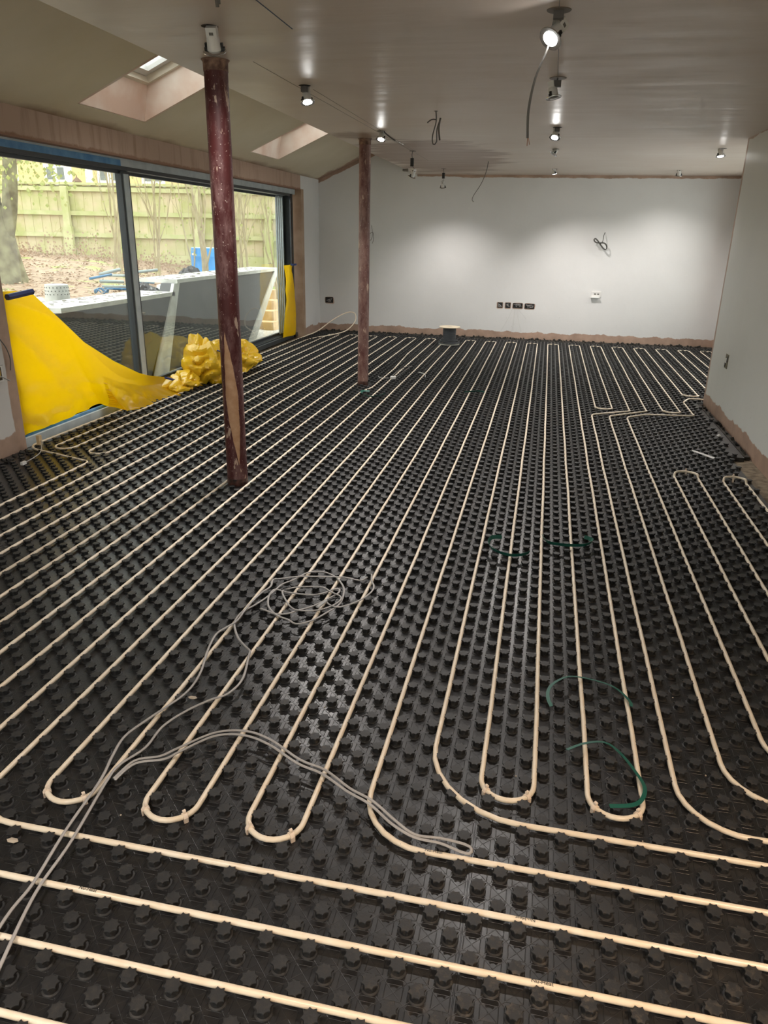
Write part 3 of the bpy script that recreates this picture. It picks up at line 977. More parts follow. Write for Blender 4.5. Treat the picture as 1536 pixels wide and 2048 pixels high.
# ------------------------------------------------------------------ pipe circuits
PZ, PR = 0.0145, 0.0078
def fillet(pts, radii):
    """rounds the corners of a polyline; returns points"""
    P = [Vector(p) for p in pts]
    out = [P[0]]
    for i in range(1, len(P) - 1):
        r = radii[i] if isinstance(radii, (list, dict)) else radii
        a, c = P[i - 1] - P[i], P[i + 1] - P[i]
        la, lc = a.length, c.length
        a.normalize(); c.normalize()
        ang = a.angle(c)
        if ang > pi - 0.01:
            out.append(P[i]); continue
        t = min(r / math.tan(ang / 2), la * 0.499, lc * 0.499)
        rr = t * math.tan(ang / 2)
        p1, p2 = P[i] + a * t, P[i] + c * t
        bis = (a + c).normalized()
        cen = P[i] + bis * (rr / math.sin(ang / 2))
        v1, v2 = p1 - cen, p2 - cen
        tot = v1.angle(v2)
        k = 7
        for j in range(k + 1):
            out.append(cen + v1.slerp(v2, j / k, v1) if False else cen + (v1 * math.sin((1 - j / k) * tot) + v2 * math.sin(j / k * tot)) / math.sin(tot))
    out.append(P[-1])
    return out
def pipe(points, label, r=0.075, radii=None):
    pp = [Vector((x, y, PZ)) if len(q) == 2 else Vector(q) for q in points for x, y in [q[:2]]]
    path = fillet(pp, radii if radii else r)
    path = [a.lerp(c, j / 4) for a, c in zip(path[:-1], path[1:]) for j in range(4)] + [path[-1]]
    def over(i):          # where the pipe leaves its channel it rides over the nubs
        t_ = (path[min(i + 1, len(path) - 1)] - path[max(i - 1, 0)]).normalized()
        y_ = path[i].y
        if abs(t_.x) > .15 and (5.2 < y_ < 6.6): return .0105
        if abs(t_.x) > .15 and (3.6 < y_ < 3.9): return .022
        return 0.0
    lift = [over(i) for i in range(len(path))]
    for _ in range(3):
        lift = [(lift[max(i - 1, 0)] + lift[i] * 2 + lift[min(i + 1, len(lift) - 1)]) / 4 for i in range(len(lift))]
    path = [Vector((q.x, q.y, q.z + lf)) for q, lf in zip(path, lift)]
    # break up the long straights a little so that they are not ruler-perfect
    out = []
    for i in range(len(path) - 1):
        a, c = path[i], path[i + 1]
        d = (c - a).length
        k = max(1, int(d / 0.30))
        for j in range(k):
            p = a.lerp(c, j / k)
            if j: 
                p = p + Vector((noise.noise(p * 1.7) * 0.004, noise.noise(p * 1.3 + Vector((7, 7, 7))) * 0.003, noise.noise(p * 2.1) * 0.001))
            out.append(p)
    out.append(path[-1])
    b = MB(); b.tube(out, PR, 12)
    o = b.build('heating_pipe', M_pipe, None, smooth=True)
    return tag(o, label, 'pipe', 'heating pipe circuits')
YT = 9.98
def col_up(x, y0, x2, top=YT): return [(x, top), (x2, top)]
def meander(xs, bots, tops=YT):
    """xs: columns in order, starting upward; bots: bottom y between successive pairs"""
    q = []
    up = True
    k = 0
    for i, x in enumerate(xs[:-1]):
        if up:
            q += [(x, tops), (xs[i + 1], tops)]
        else:
            q += [(x, bots[k]), (xs[i + 1], bots[k])]; k += 1
        up = not up
    return q
# circuit through the middle
p = [(1.38, 0.30), (-0.30, 0.30)] + meander([-0.30, -0.15, 0.0, 0.15, 0.30, 0.45, 0.60, 0.75], [0.385, 0.385, 5.64])
p += [(0.75, 5.62), (0.40, 5.38), (0.40, 0.385), (1.38, 0.385 + 0.02)]
rad = {i: 0.075 for i in range(len(p))}
rad[1] = 0.27; rad[len(p) - 2] = 0.17
pA = pipe(p, 'cream heating pipe whose two loops turn back at bottom centre of the floor', radii=rad)
# next circuit to the left
p = [(1.38, 0.15), (-0.45, 0.15)] + meander([-0.45, -0.60, -0.75, -0.90, -1.05, -1.20, -1.35, -1.50], [0.10, 0.10, 0.10]) + [(-1.50, 0.0), (1.38, 0.0)]
rad = {i: 0.075 for i in range(len(p))}; rad[1] = 0.18; rad[len(p) - 2] = 0.15
pB = pipe(p, 'cream heating pipe with three clipped return loops in the left foreground', radii=rad)
# window-side circuit with the spare loop
p = [(1.38, -0.30), (-3.0, -0.30), (-3.0, 2.97), (-3.28, 3.06), (-3.62, 3.17), (-3.60, 4.2), (-3.60, 9.25)]
q1 = fillet([Vector((x, y, PZ)) for x, y in p], {1: .15, 2: .06, 3: .2, 4: .15, 5: .3})
loop = smooth_path([(-3.60, 9.30, PZ), (-3.56, 9.55, .03), (-3.45, 9.80, .08), (-3.30, 10.15, .22), (-3.14, 10.35, .31), (-3.02, 10.38, .30), (-2.97, 10.22, .20), (-3.05, 10.0, .08), (-3.22, 9.82, .03), (-3.40, 9.50, .014), (-3.45, 9.2, PZ)], .04)
p2 = [(-3.45, 9.15), (-3.45, 3.20), (-3.30, 3.20)] + meander([-3.30, -3.15, -3.0, -2.85, -2.70, -2.55, -2.40, -2.25, -2.10, -1.95, -1.80, -1.65], [3.15, 0.10, 0.10, 0.10, 0.10]) + [(-1.65, -0.15), (1.38, -0.15)]
q2 = fillet([Vector((x, y, PZ)) for x, y in p2], {**{i: 0.075 for i in range(len(p2))}, len(p2) - 2: 0.15})
# the leg that dodges the far column base
q2b = []
for i_, a in enumerate(q2[:-1]):
    c = q2[i_ + 1]
    if abs(a.x + 1.8) < .01 and abs(c.x + 1.8) < .01 and abs(a.y - c.y) > 3:
        seq = [a] + [Vector((x, y, PZ)) for x, y in ((-1.80, 5.70), (-1.80, 5.78), (-1.787, 5.86), (-1.757, 5.98), (-1.745, 6.06), (-1.745, 7.2), (-1.80, 8.4))] if a.y < c.y else [a] + [Vector((x, y, PZ)) for x, y in ((-1.80, 8.4), (-1.745, 7.2), (-1.745, 6.06), (-1.757, 5.98), (-1.787, 5.86), (-1.80, 5.78), (-1.80, 5.70))]
        q2b += seq
    else:
        q2b.append(a)
q2b.append(q2[-1])
b = MB(); b.tube(q1 + loop + q2b, PR, 12)
pC = tag(b.build('heating_pipe', M_pipe, None, smooth=True), 'cream heating pipe beside the glass doors, spare loop arching in the far left corner', 'pipe', 'heating pipe circuits')
# right-hand circuit
p = [(1.38, 0.53), (0.55, 0.53), (0.55, 5.36), (0.90, 5.66)] + meander([0.90, 1.05, 1.20, 1.35, 1.50, 1.65, 1.80, 1.95, 2.10, 2.25], [5.66, 6.50, 6.6, 6.6]) + [(2.25, 6.37), (1.37, 6.37), (1.30, 6.2), (1.30, 5.58), (0.88, 5.52), (0.70, 5.36), (0.70, 0.68), (1.38, 0.68)]
rad = {i: 0.075 for i in range(len(p))}; rad[1] = .16; rad[len(p) - 2] = .16
pD = pipe(p, 'cream heating pipe that jogs sideways in front of the right wall corner', radii=rad)
p = [(1.38, 0.83), (0.85, 0.83), (0.85, 3.75), (1.0, 3.75), (1.0, 1.2), (1.15, 1.2), (1.15, 3.71), (1.29, 3.71), (1.29, 1.0), (1.38, 0.95)]
rad = {i: 0.075 for i in range(len(p))}; rad[1] = .15
pE = pipe(p, 'cream heating pipe forming two short return loops near the right edge', radii=rad)
pF = pipe([(-2.6, -0.45), (1.38, -0.45), (1.38, -0.6), (-2.6, -0.6)], 'straight cream heating pipe crossing the bottom left corner, nearest the viewer', r=.07)

# maker's print on the pipes
def printed(txt, x, y, parent, flip=False, size=0.013):
    cu = bpy.data.curves.new('printed_name', 'FONT')
    cu.body = txt; cu.size = size; cu.extrude = 0.00015
    cu.align_x = 'CENTER'; cu.align_y = 'CENTER'
    cu.materials.append(M_ink)
    tmp = bpy.data.objects.new('printed_name', cu)
    me_ = bpy.data.meshes.new_from_object(tmp)
    if not me_.materials: me_.materials.append(M_ink)
    bpy.data.objects.remove(tmp)
    o = bpy.data.objects.new('printed_name', me_); C.objects.link(o)
    o.location = (x, y, PZ + PR + 0.0006)
    o.rotation_euler = (0, 0, pi if flip else 0)
    o.parent = parent
    o.matrix_parent_inverse = Matrix.Translation(-parent.location)
    return o
printed('Nu-Heat', -1.03, -0.150, pC)
printed('Nu-Heat', -0.245, 0.150, pB)
printed('Nu-Heat', -0.01, 0.000, pB, True)
printed('Nu-Heat', 0.03, -0.150, pC)

# pipe clips at the bends
def clip(x, y, dirx, label, z=PZ):
    t = thing('pipe_clip', (x, y, 0.0), label, 'clip', 'clips on the pipe bends')
    t.rotation_euler = (0, 0, dirx)
    b = MB()
    M0 = Matrix.Translation((x, y, z)) @ Matrix.Rotation(dirx, 4, 'Z') @ Matrix.Rotation(pi / 2, 4, 'Y')
    b.lathe([(PR + .0002, -.006), (PR + .003, -.006), (PR + .003, .006), (PR + .0002, .006)], 16, M0)
    b.box(-.006, .006, -PR - .004, -PR + .001, -z + .0005, 0.002, M=Matrix.Translation((x, y, z)) @ Matrix.Rotation(dirx, 4, 'Z'))
    b.build('saddle', M_clip, t, smooth=False)
    b = MB()
    M1 = Matrix.Translation((x, y, z)) @ Matrix.Rotation(dirx, 4, 'Z')
    b.box(-.004, .004, -.003, .002, PR + .001, PR + .007, M=M1)
    b.lathe([(.0035, -.004), (.0045, -.004), (.0045, .004), (.0035, .004)], 10, M1 @ Matrix.Translation((0, 0.001, PR + .009)) @ Matrix.Rotation(pi / 2, 4, 'Y'))
    b.build('latch', M_clip, t)
    return t
R_ = 0.075
lp = [('leftmost', -1.35, .10), ('second', -1.05, .10), ('third', -0.75, .10), ('fourth', -0.15, .385), ('fifth', 0.15, .385)]
names = {'leftmost': 'leftmost foreground pipe loop', 'second': 'second foreground pipe loop from the left', 'third': 'third foreground pipe loop from the left', 'fourth': 'foreground pipe loop left of the strap-ringed one', 'fifth': 'foreground pipe loop ringed by a green strap'}
for nme, x, y in lp:
    cx, cy = x + R_, y + R_
    for s_, wd in ((-1, 'left'), (1, 'right')):
        a = -pi / 2 + s_ * 0.86
        clip(cx + R_ * math.cos(a), cy + R_ * math.sin(a), a + pi / 2, 'pale clip, %s side of the %s' % (wd, names[nme]))
clip(0.93, 3.75, 0, z=PZ + .022, label= 'small white clip topping the left of the two short right-hand loops')
clip(1.22, 3.71, 0, z=PZ + .022, label= 'small white clip topping the right-hand short loop beside bare screed')
clip(0.63 + .02, 0.53, 0, 'small pale clip on the pipe bend at the right edge of the photo')

# ------------------------------------------------------------------ grey cables on the floor
KA = [(-1.092, -0.374), (-1.139, -0.192), (-1.152, -0.035), (-1.185, 0.188), (-1.185, 0.26), (-1.152, 0.344), (-1.15, 0.449), (-1.117, 0.538), (-1.064, 0.613), (-1.022, 0.661), (-1.008, 0.757), (-1.042, 0.9), (-1.053, 0.94), (-1.079, 0.963), (-1.132, 1.017), (-1.178, 1.094), (-1.195, 1.145), (-1.196, 1.217), (-1.174, 1.272), (-1.148, 1.345), (-1.131, 1.436), (-1.121, 1.495), (-1.091, 1.543), (-1.07, 1.589), (-1.049, 1.637), (-1.008, 1.66), (-0.967, 1.664), (-0.915, 1.629), (-0.876, 1.58), (-0.841, 1.509), (-0.826, 1.415), (-0.829, 1.353), (-0.853, 1.302), (-0.882, 1.241), (-0.913, 1.191), (-0.951, 1.168), (-0.989, 1.196), (-1.032, 1.214), (-1.064, 1.235), (-1.106, 1.284), (-1.132, 1.349), (-1.141, 1.401), (-1.133, 1.441), (-1.078, 1.428), (-1.017, 1.426), (-0.955, 1.436), (-0.914, 1.463), (-0.885, 1.503), (-0.864, 1.509), (-0.857, 1.472), (-0.885, 1.416), (-0.926, 1.339), (-0.978, 1.276), (-1.014, 1.242), (-1.058, 1.232), (-1.096, 1.246), (-1.134, 1.262)]
KD = [(-1.157, -0.29), (-1.16, -0.172), (-1.184, -0.008), (-1.201, 0.181), (-1.224, 0.285), (-1.237, 0.378), (-1.206, 0.476), (-1.16, 0.628), (-1.164, 0.752), (-1.202, 0.897), (-1.22, 1.013), (-1.2, 1.079), (-1.183, 1.129), (-1.188, 1.233), (-1.186, 1.315), (-1.176, 1.392), (-1.159, 1.451), (-1.172, 1.522), (-1.138, 1.543), (-1.077, 1.578), (-1.03, 1.594), (-0.933, 1.618), (-0.871, 1.622), (-0.828, 1.615), (-0.787, 1.614), (-0.771, 1.653)]
KB = [(-1.095, 1.433), (-1.087, 1.403), (-1.036, 1.321), (-1.004, 1.284), (-0.976, 1.271), (-0.932, 1.282), (-0.891, 1.302), (-0.853, 1.336), (-0.83, 1.393), (-0.836, 1.434), (-0.872, 1.457), (-0.896, 1.472), (-0.935, 1.501), (-0.988, 1.493), (-1.043, 1.474), (-1.084, 1.447)]
KC = [(-0.882, 1.37), (-0.854, 1.341), (-0.815, 1.336), (-0.777, 1.376), (-0.74, 1.437), (-0.717, 1.506), (-0.719, 1.561), (-0.741, 1.613), (-0.756, 1.68)]
KE = [(-1.167, 0.197), (-1.149, 0.28), (-1.086, 0.313), (-1.047, 0.362), (-0.975, 0.453), (-0.888, 0.483), (-0.798, 0.462), (-0.679, 0.391), (-0.595, 0.366), (-0.507, 0.312), (-0.433, 0.275), (-0.36, 0.22), (-0.3, 0.184), (-0.234, 0.185), (-0.169, 0.179), (-0.151, 0.168), (-0.156, 0.152), (-0.179, 0.153), (-0.232, 0.168), (-0.298, 0.174), (-0.364, 0.205), (-0.438, 0.261), (-0.511, 0.298), (-0.599, 0.348), (-0.681, 0.374), (-0.796, 0.44), (-0.887, 0.462), (-0.97, 0.436), (-1.038, 0.345), (-1.068, 0.303), (-1.142, 0.268), (-1.161, 0.192)]
def cable(paths, name, label, r=0.0042, mat=None, zoff=0.029, flat=0.62):
    b = MB()
    for k, P in enumerate(paths):
        pts3 = [(x, y, zoff + 0.0035 * (k % 3) + 0.004 * noise.noise(Vector((x * 9, y * 9, k)))) for x, y in P]
        b.tube(smooth_path(pts3, 0.012), r, 8, flat=flat)
    return tag(b.build(name, mat or M_cable, None, smooth=True), label, 'cable')
SH = lambda P, d: [(x + d[0], y + d[1]) for x, y in P]
pre = [(-1.02, -0.62)]
cable([pre + KA], 'electric_cable', 'flat grey cable running from bottom left into the biggest ring of the tangle', r=0.0046)
cable([[(-1.10, -0.60)] + KD], 'electric_cable', 'flat grey cable from bottom left that ends at upper right of the tangle', r=0.0046, zoff=0.033)
cable([KB], 'electric_cable', 'short loop of grey cable inside the tangle', r=0.0042, zoff=0.034)
cable([KC], 'electric_cable', 'grey cable tail curving up to the right of the tangle', r=0.0042, zoff=0.036)
cable([KE], 'electric_cable', 'doubled-over grey cable arching across three pipes to a folded end', r=0.0044, zoff=0.034)
b = MB(); b.tube([(-0.905, 1.315, .036), (-0.882, 1.372, .042)], 0.009, 8, flat=.5)
tag(b.build('duct_tape', simple('silver_tape', (.42, .42, .42), .3), None), 'scrap of silver tape binding the tangled grey cable', 'tape')

# ------------------------------------------------------------------ green straps
def strap(P, label, lean=0.5, wd=0.014, z=0.035):
    if P[0][1] < 1.2: lean, wd = 1.3, wd * .85      # the two nearest lie flatter
    pts3 = [(x, y, z + 0.004 * math.sin(i * 0.8)) for i, (x, y) in enumerate(P)]
    b = MB(); b.ribbon(smooth_path(pts3, 0.012), wd, 0.0009, lean=lean)
    return tag(b.build('packing_strap', M_strap, None, smooth=False), label, 'strap', 'green packing straps')
strap([(0.048, 0.838), (0.037, 0.871), (0.037, 0.923), (0.058, 0.978), (0.111, 1.035), (0.188, 1.038), (0.263, 1.008), (0.306, 0.936), (0.307, 0.9)], 'green packing strap curled over the top of the ringed pipe loop', 0.9)
strap([(0.094, 0.622), (0.148, 0.662), (0.208, 0.679), (0.25, 0.641), (0.287, 0.57), (0.308, 0.51), (0.296, 0.457), (0.266, 0.425), (0.204, 0.404)], 'green packing strap lying around the pipe loop at the bottom right', 0.9)
strap([(-0.204, 2.278), (-0.253, 2.248), (-0.262, 2.163), (-0.229, 2.091), (-0.154, 2.054), (-0.094, 2.079), (-0.059, 2.119)], 'left one of the pair of curled green straps mid-floor', 0.45, 0.020, 0.038)
strap([(0.001, 2.349), (0.037, 2.256), (0.136, 2.242), (0.211, 2.268), (0.251, 2.328), (0.25, 2.368), (0.216, 2.394)], 'right one of the pair of curled green straps mid-floor', 0.45, 0.020, 0.038)
strap([(-1.70, 5.73), (-1.755, 5.721), (-1.766, 5.642), (-1.711, 5.537), (-1.631, 5.49), (-1.572, 5.555), (-1.541, 5.662)], 'curled green strap lying by the foot of the far column', 0.9, 0.022, 0.040)
strap([(-0.80, 5.98), (-0.72, 6.02), (-0.66, 6.05), (-0.60, 6.02)], 'small green strap far out on the open floor', 0.6, 0.016, 0.038)

# ------------------------------------------------------------------ columns
def column(cx, cy, r, mat, label):
    t = thing('steel_column', (cx, cy, 0.0), label, 'column')
    b = MB()
    b.lathe([(r, -0.03), (r, ZC - 0.06), (r * 1.0, ZC - 0.004)], 40, Matrix.Translation((cx, cy, 0)))
    b.build('shaft', mat, t, smooth=True, origin=(cx, cy, 0), angle=50)
    b = MB()
    prof = [(r + .002, ZC - 0.055), (r + .003, ZC - 0.012), (r + .012, ZC - 0.001)]
    b.lathe(prof, 40, Matrix.Translation((cx, cy, 0)), cap=False)
    b.build('cap_ring', simple('rust_stained_cap', (0.10, 0.045, 0.03), 0.7, scale=30, col2=(0.30, 0.18, 0.12)), t, smooth=True)
    b = MB()
    b.lathe([(r + .001, 0.0), (r + .0015, 0.035), (r + .0005, 0.045)], 40, Matrix.Translation((cx, cy, 0)), cap=False)
    b.build('base_ring', simple('black_base_ring', (0.02, 0.012, 0.01), 0.3, scale=40, col2=(0.12, 0.05, 0.04)), t, smooth=True)  # dark mottled ring round the column foot
column(-1.885, 2.84, 0.0625, M_col1, 'dark red steel column nearest the viewer, with a tan plaster scar low down')
column(-1.885, 6.22, 0.055, M_col2, 'far steel column, dusty pinkish red, by the curled green strap')

# ------------------------------------------------------------------ ceiling downlights hanging from their holes
def hole(x, y, r=0.038):
    b = MB()
    n = 18
    vs = [(x, y, ZC - .0006)]
    for k in range(n):
        a = 2 * pi * k / n
        rr = r * (1 + 0.10 * noise.noise(Vector((x + math.cos(a), y + math.sin(a), 0))))
        vs.append((x + rr * math.cos(a), y + rr * math.sin(a), ZC - .0006))
    b.add(vs, [(0, k + 1, (k + 1) % n + 1) for k in range(n)])
    b.build('cutout', simple_hole, ceil)
simple_hole = simple('dark_ceiling_void', (0.02, 0.016, 0.013), 0.9)
def lamp_parts(t, pos, aim, lit, power=1.0, sc=1.0, col=(1, 0.945, 0.90), cone=118):
    """a GU10 fitting: white body, nickel bezel, spring clips, lens. aim = direction it shines"""
    aim = Vector(aim).normalized()
    M = Matrix.Translation(pos) @ aim.to_track_quat('-Z', 'Y').to_matrix().to_4x4() @ Matrix.Scale(sc, 4)
    b = MB(); b.lathe([(.020, .055), (.024, .05), (.027, .012), (.028, .002)], 20, M)
    b.build('lamp_body', M_white, t, smooth=True, angle=40)
    b = MB(); b.box(-.020, .020, -.018, .018, .052, .085, M=M)
    jb = b.build('terminal_box', M_white, t)
    b = MB(); b.box(-.0205, -.0202, -.008, .006, .060, .072, M=M); b.box(-.008, .008, -.0185, -.0181, .060, .070, M=M)
    b.build('box_marking', M_dcable, jb)
    b = MB(); b.lathe([(.028, 0.0), (.044, -.001), (.045, .002), (.040, .006), (.028, .008)], 28, M, cap=False)
    b.build('bezel', M_chrome, t, smooth=True, angle=35)
    for s_ in (-1, 1):
        b = MB(); b.box(s_ * .030 - .004, s_ * .030 + .004, -.006, .006, .008, .030, M=M)
        b.box(s_ * .034 - .003, s_ * .034 + .006, -.008, .008, .004, .016, M=M)
        b.build('spring_clip', M_black, t)
    b = MB(); b.lathe([(.027, -.002), (.024, -.003), (.001, -.004)], 24, M)
    b.build('lens', M_lens if lit == 2 else (M_lens_dim if lit == 1 else M_lens_off), t, smooth=True)
    if lit:
        l = bpy.data.lights.new('downlight_beam', 'SPOT')
        l.energy = SPOT * power
        l.spot_size = math.radians(cone)
        l.spot_blend = 0.9
        l.shadow_soft_size = 0.025
        l.color = col
        lo = bpy.data.objects.new('downlight_beam', l); C.objects.link(lo)
        lo.matrix_world = Matrix.Translation(Vector(pos) + aim * 0.012) @ aim.to_track_quat('-Z', 'Y').to_matrix().to_4x4()
        lo.parent = t; lo.matrix_parent_inverse = Matrix.Translation(-t.location)
def flex(t, pts_, r=0.0022, mat=None, name='flex'):
    b = MB(); b.tube(smooth_path(pts_, .02), r, 6)
    return b.build(name, mat or M_dcable, t, smooth=True)
def downlight(hx, hy, drop, off, aim, lit, label, driver=None, plate=False, power=1.0, cone=118, sc=1.0):
    hole(hx, hy)
    p = (hx + off[0], hy + off[1], ZC - drop)
    t = thing('ceiling_downlight', (hx, hy, ZC), label, 'downlight', 'downlights hanging from the ceiling holes')
    lamp_parts(t, p, aim, lit, power, sc, cone=cone)
    A = Vector(aim).normalized()
    top = Vector(p) - A * 0.085
    zdrv = None
    if driver:
        d0, d1, big = driver
        m_ = M_black if big else simple('grey_driver', (.10, .09, .085), .5)
        b = MB()
        wd = .017 if big else .020
        b.box(hx - wd, hx + wd, hy - .014, hy + .014, ZC - d1, ZC - d0)
        b.build('driver', m_, t)
        flex(t, [(hx + .004, hy, ZC), (hx - .004, hy, ZC - d0 * .5), (hx, hy, ZC - d0)], .0035)
        flex(t, [(hx, hy, ZC - d1), ((hx + top.x) / 2 + .006, (hy + top.y) / 2, (ZC - d1 + top.z) / 2), top])
    else:
        flex(t, [(hx, hy, ZC), ((hx + top.x) / 2 + .004, (hy + top.y) / 2, (ZC + top.z) / 2), top])
    if plate:
        b = MB(); b.lathe([(.046, -.003), (.048, 0)], 30, Matrix.Translation((hx, hy, ZC)), cap=True)
        b.build('hole_cover', simple('bent_cover', (.16, .13, .10), .5), t)
    return t
downlight(-1.627, 2.20, 0.092, (0.01, 0.02), (-.10, .55, -1), 1, 'ceiling downlight hanging just above the head of the near column, unlit face', sc=1.15, power=.3)
downlight(-1.635, 3.575, 0.088, (0.012, 0.02), (.22, -.25, -1), 2, 'lit downlight dangling left of centre between the two columns', driver=(.005, .035, False), power=1.0)
d3 = downlight(-1.617, 5.686, 0.068, (0.0, 0.0), (-.1, -.4, -1), 2, 'lit downlight with a loose round plate, just beside the far column head', power=1.0)
flex(d3, [(-1.60, 5.70, ZC), (-1.55, 5.72, ZC - .04), (-1.50, 5.74, ZC - .07)], .006, name='loose_lead')
b = MB(); b.lathe([(.040, -.002), (.040, .002)], 26, Matrix.Translation((-1.465, 5.74, ZC - .085)) @ Matrix.Rotation(.35, 4, 'Y') @ Matrix.Diagonal((1, .6, 1, 1)))
b.build('loose_plate', M_chrome, d3)
d4 = downlight(-1.626, 7.323, 0.255, (0.0, 0.0), (-.35, .2, -1), 1, 'downlight on a long drop with a black driver, left of the lit one', driver=(.07, .15, True), power=1.0)
b = MB(); b.lathe([(.012, -.03), (.016, .03)], 14, Matrix.Translation((-1.70, 7.34, ZC - .185)) @ Matrix.Rotation(pi / 2, 4, 'Y')); b.build('connector', simple('grey_conn', (.2, .19, .17), .5), d4)
downlight(-1.595, 9.60, 0.235, (0.0, 0.0), (.05, .25, -1), 2, 'lit downlight under a black driver, nearest the far wall on the left', driver=(.05, .12, True), power=.6)
d6 = downlight(-0.143, 2.141, 0.095, (-0.025, 0.01), (-.45, -.5, -.7), 2, 'big bright downlight at top centre-right, closest to the viewer', driver=(.002, .03, False), plate=True, power=.5, sc=1.1)
downlight(-0.136, 3.493, 0.098, (-0.015, 0.0), (.18, -.1, -1), 0, 'unlit downlight under the brightest one, blue tape on its rim', driver=(.012, .045, False), plate=True)
downlight(-0.124, 5.538, 0.075, (-0.015, 0.0), (-.15, -.45, -1), 2, 'lit downlight in the middle of the centre-right row', driver=(.002, .03, False), power=1.0)
downlight(-0.13, 7.15, 0.045, (-0.02, 0.0), (-.6, -.2, -.9), 0, 'tilted unlit downlight fourth along the centre-right row')
downlight(-0.126, 9.565, 0.06, (0, 0), (.25, .1, -1), 2, 'small lit downlight by the far wall, last in the centre-right row', power=1.1)
downlight(1.452, 7.125, 0.07, (-.01, 0), (.1, -.2, -1), 2, 'lit downlight at far right beside the wall corner', power=1.2)
downlight(1.44, 9.70, 0.065, (0, 0), (.0, .25, -1), 1, 'small nickel downlight facing the far wall near its right end', power=.42)
# unseen warm downlights added beside and behind the camera as foreground fill
for hx, hy, pw, lb_ in ((-1.63, -1.35, .8, 'added unseen warm downlight beside the viewer on the window side'), (-0.14, -2.4, .9, 'added unseen warm downlight behind the viewer in mid ceiling'), (1.1, -1.1, 1.2, 'added unseen warm downlight beside the viewer next to the right wall')):
    t = downlight(hx, hy, 0.06, (0, 0), (0, 0, -1), 2, lb_, power=pw * WARM_FILL / 60.0, cone=120)
    for ch in t.children:
        if ch.type == 'LIGHT':
            ch.data.color = (1.0, 0.72, 0.48) if hx > 1 else (1.0, 0.90, 0.80)

# loose cables from the ceiling
b = MB()
b.tube(smooth_path([(-0.155, 2.16, ZC - .01), (-0.175, 2.17, ZC - .12), (-0.215, 2.20, ZC - .22), (-0.235, 2.25, ZC - .33), (-0.232, 2.30, ZC - .43)], .02), .0055, 8, flat=.5)
hc = tag(b.build('hanging_cable', simple('worn_grey_cable', (.16, .15, .14), .5), None, smooth=True), 'flat grey cable hanging in a long curve from the bright downlight hole', 'cable')
b = MB()
b.tube([(-0.232, 2.30, ZC - .43), (-0.232, 2.31, ZC - .46)], .0018, 6); b.tube([(-0.228, 2.30, ZC - .43), (-0.222, 2.31, ZC - .455)], .0018, 6)
b.build('bare_cores', simple('copper_cores', (.55, .3, .2), .4), hc)
b = MB()
hx, hy = -0.983, 4.616
b.tube(smooth_path([(hx, hy, ZC), (hx + .004, hy, ZC - .07), (hx - .018, hy, ZC - .16), (hx - .012, hy, ZC - .215), (hx + .012, hy, ZC - .20), (hx + .012, hy, ZC - .12), (hx + .035, hy, ZC - .05)], .01), .0045, 8)
b.tube(smooth_path([(hx + .035, hy, ZC - .045), (hx + .025, hy, ZC - .11), (hx + .035, hy, ZC - .19)], .01), .0065, 8)
b.tube(smooth_path([(hx + .002, hy, ZC - .055), (hx - .03, hy, ZC - .055), (hx - .06, hy, ZC - .075)], .01), .0045, 8)
tag(b.build('hanging_cable', M_dcable, None, smooth=True), 'dark grey cable knotted in a loop, hanging alone from mid-ceiling', 'cable')
hole(hx, hy, .016)
b = MB()
hx, hy = -0.91, 8.52
b.tube(smooth_path([(hx, hy, ZC), (hx - .02, hy - .02, ZC - .12), (hx - .07, hy - .04, ZC - .25), (hx - .15, hy - .06, ZC - .38), (hx - .165, hy - .06, ZC - .43), (hx - .145, hy - .06, ZC - .45)], .02), .004, 6)
tag(b.build('hanging_cable', M_dcable, None, smooth=True), 'thin single cable hanging from the ceiling, right of the black drivers', 'cable')
b = MB(); b.tube([(-1.418, 1.80, ZC), (-1.420, 1.81, ZC - .03)], .007, 8); b.tube([(-1.408, 1.80, ZC), (-1.412, 1.81, ZC - .02)], .005, 8)
tag(b.build('hanging_cable', M_dcable, None), 'stub of dark cable at the very top edge of the photo', 'cable')
b = MB(); b.tube([(-0.14, 2.18, ZC - .006), (-0.137, 3.46, ZC - .004)], .0016, 5); b.tube([(-0.14, 1.0, ZC - .006), (-0.143, 2.1, ZC - .004)], .0016, 5)
tag(b.build('string_line', M_dcable, None), 'thin dark line strung along the ceiling between the centre-right downlights', 'string')

